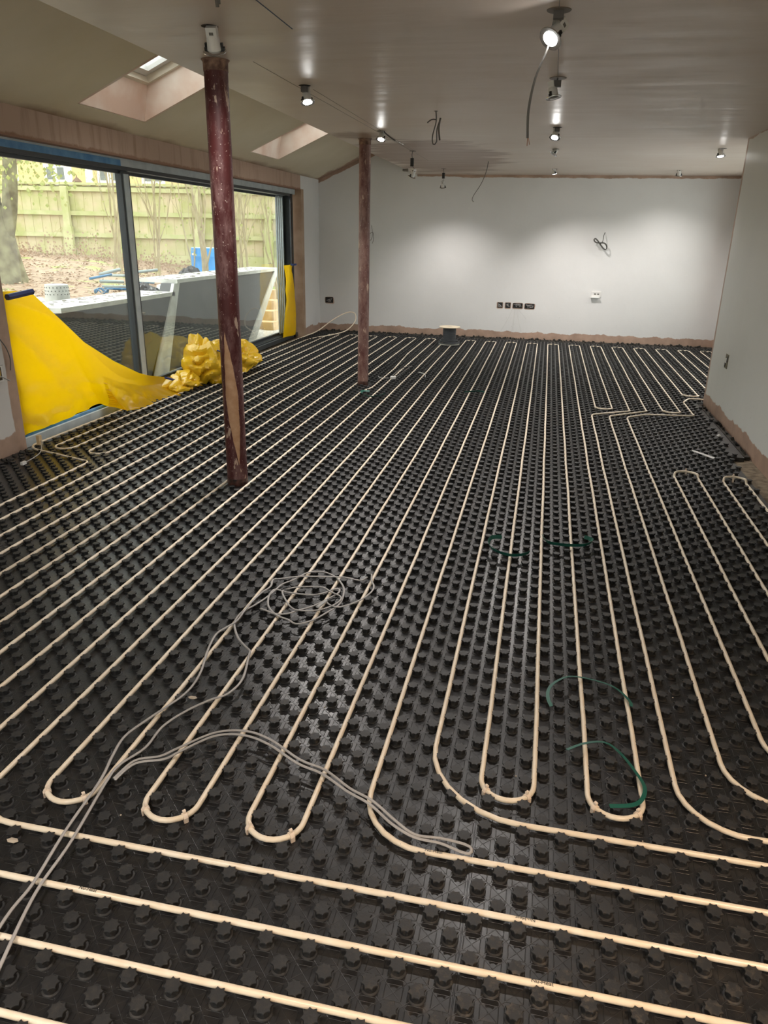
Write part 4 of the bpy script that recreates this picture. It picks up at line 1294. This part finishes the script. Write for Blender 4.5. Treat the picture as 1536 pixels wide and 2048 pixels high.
# ------------------------------------------------------------------ wall details
def back_box(x0, x1, z0, z1, label, wires=True):
    t = thing('socket_back_box', ((x0 + x1) / 2, YF, (z0 + z1) / 2), label, 'socket box', 'empty socket boxes in the far wall')
    b = MB()
    n = 20
    cx, cz = (x0 + x1) / 2, (z0 + z1) / 2
    vs = []
    for k in range(n):
        a = 2 * pi * k / n
        ca, sa = math.cos(a), math.sin(a)
        q = max(abs(ca), abs(sa))
        rr = 1 + .12 * noise.noise(Vector((x0 * 3 + ca, sa, 3)))
        vs.append((cx + ca / q * ((x1 - x0) / 2 + .012) * rr, YF - .0008, cz - .004 + sa / q * ((z1 - z0) / 2 + .010) * rr))
    b.add(vs, [tuple(range(n))])
    b.build('plaster_surround', M_pink, t)
    b = MB()
    y1 = YF - .0016
    b.box(x0, x1, YF - .0035, y1, z0, z1)
    b.build('box_opening', simple('black_box_void', (.008, .008, .008), .6), t)
    b = MB()
    for _ in range(5):
        a0 = (random.uniform(x0 + .01, x1 - .01), YF - .006, random.uniform(z0 + .01, z1 - .01))
        a1 = (random.uniform(x0 + .01, x1 - .01), YF - .012, random.uniform(z0 + .01, z1 - .01))
        a2 = (random.uniform(x0 + .01, x1 - .01), YF - .006, random.uniform(z0 + .01, z1 - .01))
        b.tube(smooth_path([a0, a1, a2], .01), .0022, 5)
    b.build('wire_ends', M_cable if wires else M_dcable, t)
    return t
back_box(-3.565, -3.435, .425, .512, 'wide dark socket box low on the far wall, left of the far column')
back_box(-.810, -.732, .450, .528, 'leftmost small square socket box of the row of four in the far wall')
back_box(-.690, -.612, .450, .528, 'second small square socket box of the row of four in the far wall')
bx3 = back_box(-.575, -.430, .452, .526, 'wide socket box with thin wires trailing below it on the far wall')
back_box(-.395, -.250, .450, .524, 'rightmost wide socket box of the row of four in the far wall')
b = MB()
for x1_, z1_ in ((-.73, .10), (-.565, .06), (-.545, .10), (-.42, .10), (-.36, .30)):
    b.tube(smooth_path([(-.535 + (x1_ + .535) * .2, YF - .012, .45), (-.535 + (x1_ + .535) * .5, YF - .03, (.45 + z1_) / 2 + .02), (x1_, YF - .015, z1_)], .03), .0013, 5)
b.build('trailing_wires', simple('thin_grey_wire', (.45, .44, .42), .5), bx3)
th = thing('thermostat_plate', (.632, YF, .69), 'small white two-button wall box with an open flap on the far wall', 'wall control')
b = MB(); b.box(.575, .705, YF - .012, YF, .655, .735); b.build('plate', M_white, th)
b = MB(); b.box(.560, .690, YF - .05, YF - .012, .648, .656); b.build('flap', M_bright_white, th)
for xx in (.610, .655):
    b = MB(); b.box(xx, xx + .028, YF - .015, YF - .012, .690, .708); b.build('button', M_dcable, th)
b = MB()
def infin(u):
    a = 2 * pi * u
    return Vector((.610 + .095 * math.sin(a) , YF - .10 - .015 * math.cos(2 * a), 1.405 - .055 * math.sin(a) + .030 * math.sin(2 * a) + .012 * math.cos(a)))
b.tube([infin(k / 40) for k in range(41)], .005, 7)
b.tube([infin(k / 40) + Vector((.008, .012, .007)) for k in range(41)], .005, 7)
b.tube(smooth_path([(.668, YF, 1.56), (.650, YF - .06, 1.52), (.642, YF - .10, 1.44), (.615, YF - .10, 1.405)], .02), .005, 7)
tag(b.build('coiled_cable', simple('olive_grey_cable', (.07, .068, .058), .5), None, smooth=True), 'short dark cable tied in a bow, sticking out of the far wall at right', 'cable')
b = MB()
b.tube(smooth_path([(-2.82, YF, 1.60), (-2.80, YF - .05, 1.56), (-2.785, YF - .06, 1.46), (-2.82, YF - .05, 1.385), (-2.855, YF - .04, 1.42), (-2.83, YF - .05, 1.48), (-2.78, YF - .06, 1.50), (-2.77, YF - .06, 1.40), (-2.79, YF - .05, 1.34)], .02), .0035, 6)
tag(b.build('looped_cable', M_dcable, None, smooth=True), 'thin looped cable on the far wall just right of the far column', 'cable')
sx_ = thing('socket_back_box', (XR, 5.68, .50), 'small metal socket box recessed in the right wall', 'socket box')
b = MB(); b.box(XR - .004, XR - .0005, 5.62, 5.72, .445, .565); b.build('box_opening', simple('dull_metal_box', (.16, .14, .09), .5), sx_)
b = MB(); b.box(XR - .010, XR - .004, 5.655, 5.69, .49, .53); b.build('lug', M_white, sx_)
b = MB(); b.box(XR - .007, XR - .004, 5.63, 5.66, .50, .55); b.box(XR - .007, XR - .004, 5.685, 5.715, .455, .49); b.build('shadowed_corner', M_black, sx_)
lx = thing('socket_back_box', (XL, 3.0, .55), 'pale plastic socket box with loose wires on the left pier', 'socket box')
b = MB(); b.box(XL, XL + .006, 2.90, 3.09, .50, .61); b.build('box_rim', M_white, lx)
b = MB(); b.box(XL + .006, XL + .008, 2.915, 3.075, .512, .598); b.build('box_opening', simple('brown_box_void', (.05, .035, .015), .6), lx)
b = MB(); b.box(XL + .008, XL + .012, 3.02, 3.06, .53, .58); b.build('brass_lug', simple('brass', (.5, .33, .04), .4), lx)
flex(lx, [(XL + .01, 3.0, .56), (XL + .03, 3.05, .535), (XL + .03, 3.115, .50)], .004, M_cable, 'wire')
flex(lx, [(XL + .01, 2.95, .60), (XL + .02, 3.03, .608), (XL + .02, 3.08, .612)], .003, M_cable, 'wire')
b = MB()
b.tube(smooth_path([(XL, 2.98, .95), (XL + .03, 3.03, .89), (XL + .03, 3.07, .80), (XL + .02, 3.14, .72), (XL + .02, 3.165, .64), (XL + .02, 3.15, .565)], .02), .004, 6)
b.tube(smooth_path([(XL, 2.98, .93), (XL + .03, 3.03, .84), (XL + .03, 3.055, .79), (XL + .03, 3.02, .75)], .02), .003, 6)
tag(b.build('hanging_cable', M_dcable, None, smooth=True), 'dark cable curling down the left pier above its socket box', 'cable')
# data cable stub by the pier base
t = thing('cable_end', (-3.30, 2.92, 0.0), 'thin grey cable with a white plug at the foot of the left pier', 'cable')
b = MB(); b.tube(smooth_path([(-3.36, 2.80, .03), (-3.36, 2.95, .05), (-3.46, 3.12, .06), (-3.55, 3.24, .05)], .02), .0035, 6); b.build('sheath', M_cable, t, smooth=True)
b = MB(); b.box(-3.368, -3.350, 2.76, 2.80, .022, .042); b.build('plug', M_white, t)
b = MB(); b.box(-3.575, -3.55, 3.22, 3.25, .02, .09); b.build('timber_peg', M_timber, t)

# ------------------------------------------------------------------ cable reel
rl = thing('cable_reel', (-1.39, 9.44, 0.022), 'reel of dark grey cable with a pale top disc standing by the far wall', 'cable reel')
Mr = Matrix.Translation((-1.39, 9.44, 0.022))
b = MB(); b.lathe([(.0285, .235), (.148, .235), (.150, .238), (.150, .243), (.148, .246), (.0285, .246)], 40, Mr, cap=False); b.build('top_flange', simple('pale_fibreboard', (.72, .62, .46), .7), rl, smooth=True, angle=30)
b = MB(); b.lathe([(.0285, .0), (.148, 0), (.148, .010), (.0285, .010)], 40, Mr, cap=False); b.build('bottom_flange', simple('grey_fibreboard', (.42, .42, .38), .7), rl, smooth=True, angle=30)
b = MB(); b.lathe([(.028, .0), (.028, .236)], 24, Mr); b.build('core', M_black, rl)
b = MB()
M_reel = simple('slate_cable', (.055, .06, .068), .45)
nturn = 20
pts_ = []
for k in range(nturn * 24):
    a = 2 * pi * k / 24
    h = .02 + .205 * k / (nturn * 24)
    rad_ = .088 + .002 * math.sin(k * .37)
    pts_.append(Mr @ Vector((rad_ * math.cos(a), rad_ * math.sin(a), h)))
b.tube(pts_, .0062, 6)
b.lathe([(.084, .012), (.084, .232)], 32, Mr)
b.build('wound_cable', M_reel, rl, smooth=True)
b = MB()
for k, (rr, z, sq) in enumerate(((.148, .024, .0), (.140, .034, .01), (.132, .045, -.01), (.124, .056, .0), (.112, .066, .006))):
    b.tube([Mr @ Vector(((rr) * math.cos(2 * pi * j / 40), (rr) * math.sin(2 * pi * j / 40), z + sq * math.sin(2 * pi * j / 40 + k))) for j in range(40)], .006, 6, closed=True)
b.build('slack_turns', M_reel, rl, smooth=True)

# little things on the floor
def wire_bits(P, name, label, r=.0022, mat=None):
    b = MB()
    for q in P:
        b.tube(smooth_path(q, .02), r, 6)
    return tag(b.build(name, mat or M_white, None, smooth=True), label, 'wire scraps')
wire_bits([[(-1.66, 6.55, .03), (-1.64, 6.80, .05), (-1.60, 7.10, .06), (-1.56, 7.35, .03)], [(-1.60, 6.62, .03), (-1.56, 6.85, .06), (-1.55, 7.1, .06), (-1.56, 7.35, .03)]], 'wire_scrap', 'stripped black wire offcuts right of the far column foot', .004, M_dcable)
b = MB(); b.box(-1.655, -1.60, 6.52, 6.58, .022, .045)
tag(b.build('wire_connector', M_white, None), 'tiny white connector block among the wire offcuts', 'connector')
wire_bits([[(-1.80, 6.58, .03), (-1.74, 6.50, .03), (-1.68, 6.54, .03)], [(-1.42, 6.98, .03), (-1.34, 6.90, .03), (-1.30, 6.70, .03)]], 'wire_scrap', 'pale curled wire offcuts lying beyond the far column foot', .0025)
b = MB()
pp_ = [(1.075, 4.38, .026), (1.10, 4.34, .030), (1.15, 4.28, .026), (1.20, 4.20, .030), (1.185, 4.17, .026), (1.12, 4.24, .034), (1.07, 4.33, .030)]
b.add(pp_ + [(x, y, z - .002) for x, y, z in pp_], [tuple(range(7)), tuple(range(13, 6, -1))] + [(i, i + 7, (i + 1) % 7 + 7, (i + 1) % 7) for i in range(7)])
tag(b.build('paper_scrap', M_white, None), 'torn white paper scrap on the black mat near the right wall', 'paper')
b = MB(); b.lathe([(.012, 0), (.016, .008), (.006, .018)], 7, Matrix.Translation((1.36, 4.88, .022)))
tag(b.build('plaster_crumb', M_white, None), 'white crumb of plaster between the paper scrap and right wall', 'debris')
b = MB()
for _ in range(220):
    x, y = random.uniform(-2.6, 1.3), random.uniform(-.45, 5.5)
    r = random.uniform(.0008, .0022)
    b.box(x - r, x + r, y - r, y + r * random.uniform(.4, 1), .0, .0 + r)
tag(b.build('plaster_crumbs', simple('pale_crumbs', (.55, .47, .38), .8), None), 'scattered pale crumbs of plaster and dust on the mat', 'debris', kind='stuff')
for x, y, lb in ((-1.13, .62, 'grey plaster flake on the mat left of the cable bundle'), (-1.30, -.06, 'tan plaster flake near the bottom left pipes')):
    b = MB(); b.lathe([(.010, 0), (.013, .003), (.004, .006)], 6, Matrix.Translation((x, y, .0225)) @ Matrix.Diagonal((1.3, .7, 1, 1)))
    tag(b.build('plaster_flake', simple('plaster_flake', (.45, .38, .30), .8), None), lb, 'debris')

# ------------------------------------------------------------------ garden
fh = Vector((math.sin(YAW), math.cos(YAW), 0)); rh = Vector((math.cos(YAW), -math.sin(YAW), 0))
def G(s_, d, z=0.0):          # garden frame: s metres across, d metres out
    p = Vector((CAM.x, CAM.y, 0)) + rh * s_ + fh * d
    return Vector((p.x, p.y, z))
def sst(t): 
    t = max(0, min(1, t)); return t * t * (3 - 2 * t)
def gz(x, y):
    k = 0.12 if y < 10.6 else 0.12 + (y - 10.6) * 3.0
    k = min(k, 4.5)
    base = -0.16 + 0.76 * sst((-4.78 - x) / k)
    d = (Vector((x, y, 0)) - Vector((CAM.x, CAM.y, 0))).dot(fh)
    s__ = (Vector((x, y, 0)) - Vector((CAM.x, CAM.y, 0))).dot(rh)
    rise = 0.20 * sst((d - 8) / 10) + 0.05 * max(0, -5.5 - s__) * sst((d - 10) / 6)
    return base + rise * sst((-4.8 - x) / 2) + 0.035 * noise.noise(Vector((x * 1.3, y * 1.3, 0)))
b = MB()
def gf(u, v):
    x = -4.0 - 30 * u ** 1.6
    y = -2 + 44 * v
    return (x, y, gz(x, y))
b.grid(gf, 110, 150)
struct(tag(b.build('garden_ground', M_ground, None, smooth=True)))
b = MB(); b.box(-40, 4, 10.9, 60, -.9, -.5)
struct(b.build('garden_subsoil', M_ground))
# leaf litter
b = MB()
for _ in range(5200):
    s_, d = random.uniform(-9, -1.5), random.uniform(7, 18)
    p = G(s_, d)
    if p.x > -4.9: continue
    z = gz(p.x, p.y) + .02
    a = random.random() * 6.3; r = random.uniform(.02, .05); t_ = random.uniform(-.5, .5)
    c_, s2 = math.cos(a), math.sin(a)
    b.add([(p.x + r * c_, p.y + r * s2, z + r * t_), (p.x - .5 * r * s2, p.y + .5 * r * c_, z + .01), (p.x - r * c_, p.y - r * s2, z), (p.x + .5 * r * s2, p.y - .5 * r * c_, z + .015)], [(0, 1, 2, 3)])
tag(b.build('leaf_litter', M_dry, None), 'dead brown leaves strewn over the garden ground', 'leaves', kind='stuff')

# retaining walls just outside the glass
def retaining(y_tl, y_tr, y_br, y_bl, ztop, label):
    t = thing('retaining_wall', (-4.7, (y_tl + y_tr) / 2, -.16), label, 'garden wall')
    X0, X1 = -4.55, -4.72
    b = MB(); b.prism([(y_bl, -.2), (y_br, -.2), (y_tr, ztop), (y_tl, ztop)], 0, X0, X1); b.build('wall_face', M_darkface, t)
    b = MB(); b.box(-5.05, -4.53, y_tl + .06, y_tr + .05, ztop, ztop + .045); b.build('coping', M_concrete, t)
    return t
ra = retaining(5.02, 7.33, 6.62, 4.75, .73, 'lower concrete retaining wall outside the middle glass door, pale coping on top')
rb = retaining(7.40, 11.12, 9.86, 6.80, .87, 'taller leaning retaining wall outside the right glass door, pale coping on top')
b = MB(); b.prism([(6.72, -.2), (7.05, -.2), (7.52, .87), (7.38, .87)], 0, -4.53, -4.57); b.build('end_light_band', M_concrete, rb)  # pale bands coloured for the wall ends that catch the sky
b = MB(); b.prism([(9.60, -.2), (9.90, -.2), (11.14, .87), (10.95, .87)], 0, -4.53, -4.57); b.build('end_light_band', M_concrete, rb)
b = MB()
for _ in range(160):
    yy = random.uniform(5.0, 11.0); z = .775 if yy < 7.33 else .915
    x = random.uniform(-5.0, -4.58); r = random.uniform(.01, .03)
    b.box(x - r, x + r, yy - r * .4, yy + r * .4, z, z + .004)
tag(b.build('leaf_bits', simple('dark_leaf_bits', (.16, .14, .11), .9), None), 'dark leaf fragments on the pale coping of the garden walls', 'leaves', kind='stuff')

# fence
fz = lambda s_: 0.80 + 0.10 * sst((-5 - s_) / 2.5)
def fpost(s_, cx=None):
    pass
b0 = thing('garden_fence', G(-6, 18, .8), 'tall algae-green close-boarded timber fence behind the garden', 'fence')
b = MB()
s_ = -15.0
k = 0
while s_ < -1.2:
    Mf = Matrix.Translation(G(s_, 18.0 + .012 * (k % 2), 0)) @ Matrix.Rotation(-YAW, 4, 'Z')
    b.box(0, .108, 0, .016, fz(s_) - .05, 2.36 + .004 * (k % 3), M=Mf)
    s_ += .10; k += 1
b.build('boards', M_fence, b0)
for z in (2.24, 1.74, 1.28):
    b = MB(); Mf = Matrix.Translation(G(-15, 17.93, 0)) @ Matrix.Rotation(-YAW, 4, 'Z'); b.box(0, 13.8, 0, .05, z, z + .09, M=Mf); b.build('rail', M_rail, b0)
b = MB(); Mf = Matrix.Translation(G(-15, 17.93, 0)) @ Matrix.Rotation(-YAW, 4, 'Z'); b.box(0, 13.8, -.02, .12, 2.37, 2.42, M=Mf); b.build('capping', M_rail, b0)
b = MB(); b.box(0, 13.8, -.01, .04, .62, .92, M=Mf); b.build('gravel_board', M_rail, b0)
for s_, tp in ((-13.0, 2.34), (-10.2, 2.34), (-7.26, 2.34), (-6.0, 1.55), (-4.3, 2.34), (-2.74, 1.95)):
    b = MB(); Mf = Matrix.Translation(G(s_, 17.82, 0)) @ Matrix.Rotation(-YAW, 4, 'Z')
    b.box(-.07, .07, 0, .12, .5, tp, M=Mf)
    b.box(-.10, .10, -.02, .10, .5, 1.50, M=Mf)
    b.build('fence_post', M_rail, b0)

# the yellow house beyond the fence
hs = thing('house', G(-10, 28, 0), 'cream-yellow rendered house with white windows beyond the garden fence', 'house')
def HB(bb, s0, s1, d0, d1, z0, z1):
    bb.box(s0, s1, 0, d1 - d0, z0, z1, M=Matrix.Translation(G(0, d0, 0)) @ Matrix.Rotation(-YAW, 4, 'Z'))
b = MB(); HB(b, -26, -2, 28, 34, 0, 6.5); b.build('wall', M_render, hs)
for s0, s1 in ((-13.05, -12.87), (-11.17, -11.0), (-10.52, -10.28)):
    b = MB(); HB(b, s0, s1, 27.9, 28, 0, 6.4); b.build('pilaster', M_upvc, hs)
b = MB(); HB(b, -26, -2, 27.93, 28, 4.02, 4.10); b.build('string_course', M_timber, hs)
for s0, s1 in ((-11.95, -11.16), (-10.12, -9.30), (-14.5, -13.6), (-6.9, -5.9), (-5.6, -4.6), (-8.6, -7.8)):
    b = MB(); HB(b, s0, s1, 27.93, 28.0, 2.3, 3.50)
    wf = b.build('window', M_upvc, hs)
    mid = (s0 + s1) / 2
    for a0, a1 in ((s0 + .10, mid - .07), (mid + .07, s1 - .10)):
        for z0, z1 in ((3.02, 3.40), (2.45, 2.90)):
            b = MB(); HB(b, a0, a1, 27.91, 27.94, z0, z1); b.build('pane', M_hpane, wf)
ll = thing('lantern', G(-10.87, 27, 2.5), 'small brown domed lantern poking above the fence in front of the yellow house', 'lantern')
p0 = G(-10.48, 27.0, 0)
b = MB(); b.lathe([(.16, 2.90), (.15, 2.92), (.09, 2.98), (.05, 3.02), (.02, 3.04), (.01, 3.12)], 16, Matrix.Translation(p0)); b.build('dome', simple('weathered_brown', (.20, .13, .09), .7), ll, smooth=True, angle=40)
b = MB(); b.lathe([(.08, 2.75), (.10, 2.90)], 10, Matrix.Translation(p0)); b.lathe([(.04, .8), (.04, 2.75)], 8, Matrix.Translation(p0)); b.build('lamp_post', simple('brown_lantern_post', (.18, .12, .09), .7), ll)

# trees and shrubs
def limb(bb, p, d, ln, r, depth, spread=.5, up=.15, mi=0):
    path = [p]; rr = [r]
    n = 6
    for i in range(n):
        d = (d + Vector((random.uniform(-1, 1), random.uniform(-1, 1), random.uniform(-.6, 1))) * .13 + Vector((0, 0, up * .2))).normalized()
        p = p + d * ln / n
        path.append(p); rr.append(max(.003, r * (1 - .6 * (i + 1) / n)))
        if depth > 0 and i >= 1 and random.random() < .75:
            dd = (d + Vector((random.uniform(-1, 1), random.uniform(-1, 1), random.uniform(-.2, .8))) * spread).normalized()
            limb(bb, p, dd, ln * random.uniform(.4, .7), rr[-1] * .55, depth - 1, spread, up)
    bb.tube(path, rr, 5 if r < .05 else 12)
    return path
tr = thing('garden_tree', G(-5.85, 12, .7), 'thick lichen-grey tree trunk at the left edge of the garden, forking upwards', 'tree')
b = MB()
base = G(-5.83, 12, 0)
def gp(s_, z): return G(s_, 12, z)
b.tube(smooth_path([gp(-5.93, .55), gp(-5.94, .85), gp(-5.96, 1.3), gp(-6.02, 1.7), gp(-6.2, 2.2), gp(-6.5, 3.0), gp(-6.8, 4.0)], .12), [0.36, 0.33, .29, .27, .25, .24, .23, .225, .22, .215, .21, .205, .2, .2, .19, .19, .18, .18, .17, .17, .16, .16, .15, .15, .14, .14, .13, .13, .13, .12, .12, .12][:len(smooth_path([gp(-5.93, .55), gp(-5.94, .85), gp(-5.96, 1.3), gp(-6.02, 1.7), gp(-6.2, 2.2), gp(-6.5, 3.0), gp(-6.8, 4.0)], .12))] + [.12] * 40, 16)
# main fork
pth = smooth_path([gp(-5.88, 1.2), gp(-5.73, 1.70), gp(-5.66, 2.1), gp(-5.60, 2.7), gp(-5.58, 4.2)], .15)
b.tube(pth, [.12 - .06 * i / len(pth) for i in range(len(pth))], 14)
b.build('trunk', M_bark, tr, smooth=True)
b = MB()
random.seed(11)
for s_, z, dx in ((-5.72, 2.2, .6), (-5.72, 2.6, .5), (-5.9, 1.9, -.5), (-6.0, 2.4, .4), (-5.7, 3.0, .6)):
    limb(b, gp(s_, z), (rh * dx + Vector((0, 0, .5)) + fh * random.uniform(-.4, .4)).normalized(), 1.6, .03, 2)
b.build('branches', M_twig, tr)
b = MB()
for _ in range(330):
    p = G(random.gauss(-5.35, .33), random.gauss(12, .6), random.gauss(2.35, .28))
    r = random.uniform(.015, .04); a = random.random() * 6.3
    b.add([p + Vector((r * math.cos(a), r * math.sin(a), 0)), p + Vector((0, 0, r)), p - Vector((r * math.cos(a), r * math.sin(a), 0)), p - Vector((0, 0, r))], [(0, 1, 2, 3)])
b.build('leaves', M_greenleaf, tr)
random.seed(5)
shr = [(-4.75, 13.5, 'bare sapling just right of the thick tree trunk'), (-4.35, 14.5, 'thin bare sapling in front of the left fence panel'),
       (-3.15, 13.0, 'bare bush seen through the middle glass door, left of the blue barrel'), (-3.05, 15.5, 'taller bare sapling directly behind the blue barrel'),
       (-3.7, 15.0, 'bare sapling near the black door mullion'), (-2.0, 14.5, 'bare branching shrub seen through the right glass door'), (-2.5, 13.6, 'bare shrub between the near red column and right door'),
       (-1.75, 15.5, 'slim bare sapling at the right end of the fence')]
for s_, d, lb in shr:
    p = G(s_, d); p.z = gz(p.x, p.y) - .05
    t = thing('bare_shrub', p, lb, 'shrub', 'bare garden shrubs')
    b = MB()
    for q in range(3):
        dd = Vector((random.uniform(-.25, .25), random.uniform(-.25, .25), 1)).normalized()
        limb(b, p + Vector((random.uniform(-.1, .1), random.uniform(-.1, .1), 0)), dd, random.uniform(2.0, 3.0), random.uniform(.018, .032), 2, .55, .5)
    b.build('stems', M_twig, t)
    b = MB()
    for _ in range(70):
        q = p + Vector((random.gauss(0, .35), random.gauss(0, .35), random.uniform(.5, 2.6)))
        r = random.uniform(.012, .03); a = random.random() * 6.3
        b.add([q + Vector((r * math.cos(a), r * math.sin(a), 0)), q + Vector((0, 0, r)), q - Vector((r * math.cos(a), r * math.sin(a), 0)), q - Vector((0, 0, r))], [(0, 1, 2, 3)])
    b.build('leaves', M_greenleaf, t)
# brambly dead undergrowth at the fence foot
b = MB()
for _ in range(1300):
    s_, d = random.uniform(-8.5, -2), random.uniform(16, 17.8)
    p = G(s_, d); z = gz(p.x, p.y) + abs(random.gauss(0, .15)) * (1.5 if s_ < -6.2 and s_ > -7.3 else .8)
    r = random.uniform(.015, .032); a = random.random() * 6.3
    q = Vector((p.x, p.y, z))
    b.add([q + Vector((r * math.cos(a), r * math.sin(a), 0)), q + Vector((0, 0, r)), q - Vector((r * math.cos(a), r * math.sin(a), 0)), q - Vector((0, 0, r))], [(0, 1, 2, 3)])
tag(b.build('dead_undergrowth', M_dry, None), 'reddish-brown dead undergrowth along the fence foot', 'undergrowth', kind='stuff')

# blue barrel
p = G(-3.52, 15); p.z = gz(p.x, p.y)
zt = 1.16
br = thing('plastic_barrel', p, 'bright blue plastic barrel standing in the garden behind the near column', 'barrel')
Mb = Matrix.Translation((p.x, p.y, 0))
b = MB(); b.lathe([(.255, .5), (.27, .62), (.27, .72), (.278, .74), (.27, .76), (.27, 1.0), (.278, 1.02), (.27, 1.04), (.262, zt)], 30, Mb); b.build('drum', M_bluep, br, smooth=True, angle=50)
b = MB(); b.lathe([(.255, zt - .01), (.255, zt + .012)], 30, Mb); b.build('lid', simple('pale_blue_lid', (.55, .72, .86), .5), br)
b = MB(); qq = G(-3.72, 14.78, 1.05); b.tube([qq, qq + rh * .12], .018, 8); b.build('handle', M_tarp, br)

# perforated steel drum
p = G(-3.62, 8.4)
dr_ = thing('perforated_drum', (p.x, p.y, .55), 'galvanised steel drum with rows of holes standing behind the retaining wall', 'drum')
b = MB(); b.lathe([(.160, .45), (.150, .62), (.128, .76), (.121, .90), (.112, .905)], 28, Matrix.Translation((p.x, p.y, 0))); b.build('shell', M_galv, dr_, smooth=True, angle=40)
b = MB()
for row in range(3):
    for k in range(20):
        a = 2 * pi * (k + .5 * (row % 2)) / 20
        r = .1245 + .0012 * row
        z = .875 - .035 * row
        q = Vector((p.x + r * math.cos(a), p.y + r * math.sin(a), z))
        b.cyl(q, q + Vector((math.cos(a), math.sin(a), 0)) * .002, .006, seg=8)
b.build('holes', M_black, dr_)

def crumple(c, r, seed, mat, name, label, cat, n=24, amp=.3, group=None):
    b = MB()
    def fn(u, v):
        th_, ph = 2 * pi * u, pi * v
        d = Vector((math.sin(ph) * math.cos(th_), math.sin(ph) * math.sin(th_), math.cos(ph)))
        k = 1 - amp * abs(noise.noise(d * 2 + Vector((seed, 0, 0)))) * 2 - amp * .4 * abs(noise.noise(d * 5 + Vector((seed, 0, 0))))
        return Vector((c[0] + d.x * r[0] * k, c[1] + d.y * r[1] * k, c[2] + d.z * r[2] * k))
    b.grid(fn, n, n // 2)
    return tag(b.build(name, mat, None, smooth=True, angle=30), label, cat, group)
def gg(s_, d, dz=0.0):
    p = G(s_, d); p.z = gz(p.x, p.y) + dz
    return p
crumple(gg(-4.30, 9.0, .03), (.32, .22, .12), 1, M_tarp, 'dust_sheet', 'crumpled white dust sheet on the ground beyond the yellow sheet', 'sheet')
crumple(gg(-3.05, 12.0, .16), (.26, .2, .20), 2, M_blackbag, 'refuse_bag', 'black refuse bag slumped in front of the blue barrel', 'bag')
crumple(gg(-3.40, 10.7, .06), (.16, .16, .13), 3, M_blackbag, 'refuse_bag', 'small black bag in the debris heap by the door mullion', 'bag')
crumple(gg(-3.10, 10.9, .08), (.20, .16, .13), 4, M_tarp, 'white_sack', 'crumpled white sack between the two black bags outside', 'bag')
b = MB(); q = gg(-3.12, 11.8, 0); b.lathe([(.08, 0), (.12, .18), (.135, .19), (.135, .22)], 20, Matrix.Translation(q) @ Matrix.Rotation(1.2, 4, 'X')); tag(b.build('plant_pot', M_terra, None, smooth=True, angle=40), 'tipped-over terracotta pot in the garden debris', 'plant pot')
b = MB(); q = gg(-2.95, 11.6, 0.02); b.lathe([(.07, 0), (.10, .15), (.115, .16), (.115, .18)], 20, Matrix.Translation(q) @ Matrix.Rotation(-.9, 4, 'Y')); tag(b.build('plant_pot', M_terra, None, smooth=True, angle=40), 'second terracotta pot lying nearer the black bag', 'plant pot')
random.seed(21)
for k in range(9):
    c = gg(-3.83 + random.uniform(-.16, .22), 11.0 + random.uniform(-.5, .5), .05 + .03 * k)
    a = random.uniform(-.9, .9); ln = random.uniform(.12, .26)
    dv = (rh * math.cos(a) + fh * math.sin(a) + Vector((0, 0, random.uniform(-.12, .25)))) * ln
    b = MB(); b.tube([c - dv, c, c + dv], random.uniform(.014, .024), 8)
    where = ['lowest in', 'low in', 'across the middle of', 'at the left side of', 'sticking up from', 'near the top of', 'on top of', 'at the right side of', 'topmost on'][k]
    tag(b.build('pipe_offcut', (M_bluepipe, M_greyp, M_greyp)[k % 3], None, smooth=True), '%s plastic pipe offcut %s the outdoor debris heap' % (('blue', 'grey', 'grey')[k % 3], where), 'pipe offcut', 'pipe offcuts in the garden debris heap')
for k, (s_, d, a, ln) in enumerate(((-4.0, 9.2, .15, .9), (-3.9, 8.7, -.1, .8), (-3.35, 10.0, .5, .22), (-3.55, 10.4, .9, .35))):
    c = gg(s_, d, .05)
    Mf = Matrix.Translation(c) @ Matrix.Rotation(-YAW + a, 4, 'Z')
    b = MB(); b.box(-ln / 2, ln / 2, -.04, .04, -.02, .02, M=Mf)
    tag(b.build('timber_offcut', M_timber, None), ['long pale batten lying behind the yellow sheet', 'pale batten lying beside the perforated drum', 'short pale timber block in front of the debris heap', 'pale timber offcut poking from the debris heap'][k], 'timber')
crumple(gg(-3.25, 10.6, .05), (.14, .12, .09), 6, M_blackbag, 'refuse_bag', 'torn black bag lying against the pale sack outside', 'bag')
crumple(gg(-2.98, 10.4, .05), (.12, .12, .10), 7, M_galv, 'crumpled_wrap', 'crumpled grey plastic wrap at the right end of the garden heap', 'wrap')
for k, (s_, d, r_) in enumerate(((-3.60, 10.2, .10), (-3.05, 12.4, .12), (-3.95, 10.6, .09))):
    q = gg(s_, d, .03)
    b = MB(); b.tube([q + Vector((r_ * math.cos(a * .35), r_ * math.sin(a * .35), .03 * math.sin(a * 1.1) + .01)) for a in range(30)], .010, 6)
    tag(b.build('hose_coil', (M_bluepipe, M_black, M_bluepipe)[k], None, smooth=True), ['small coil of blue hose in front of the debris heap', 'small coil of black hose behind the debris heap by the barrel', 'small coil of blue hose at the left of the debris heap'][k], 'hose')
# timber steps at the far right outside
for k in range(4):
    b = MB(); b.box(-5.6 - .25 * k, -4.75 - .1 * k, 11.4 + .3 * k, 11.7 + .3 * k, -.2, -.02 + .16 * k)
    tag(b.build('timber_sleeper', M_timber, None), ['lowest timber sleeper step outside the far end of the doors', 'second timber sleeper step from the ground outside', 'third timber sleeper step from the ground outside', 'topmost timber sleeper step outside the doors'][k], 'sleeper', 'timber sleeper steps outside')
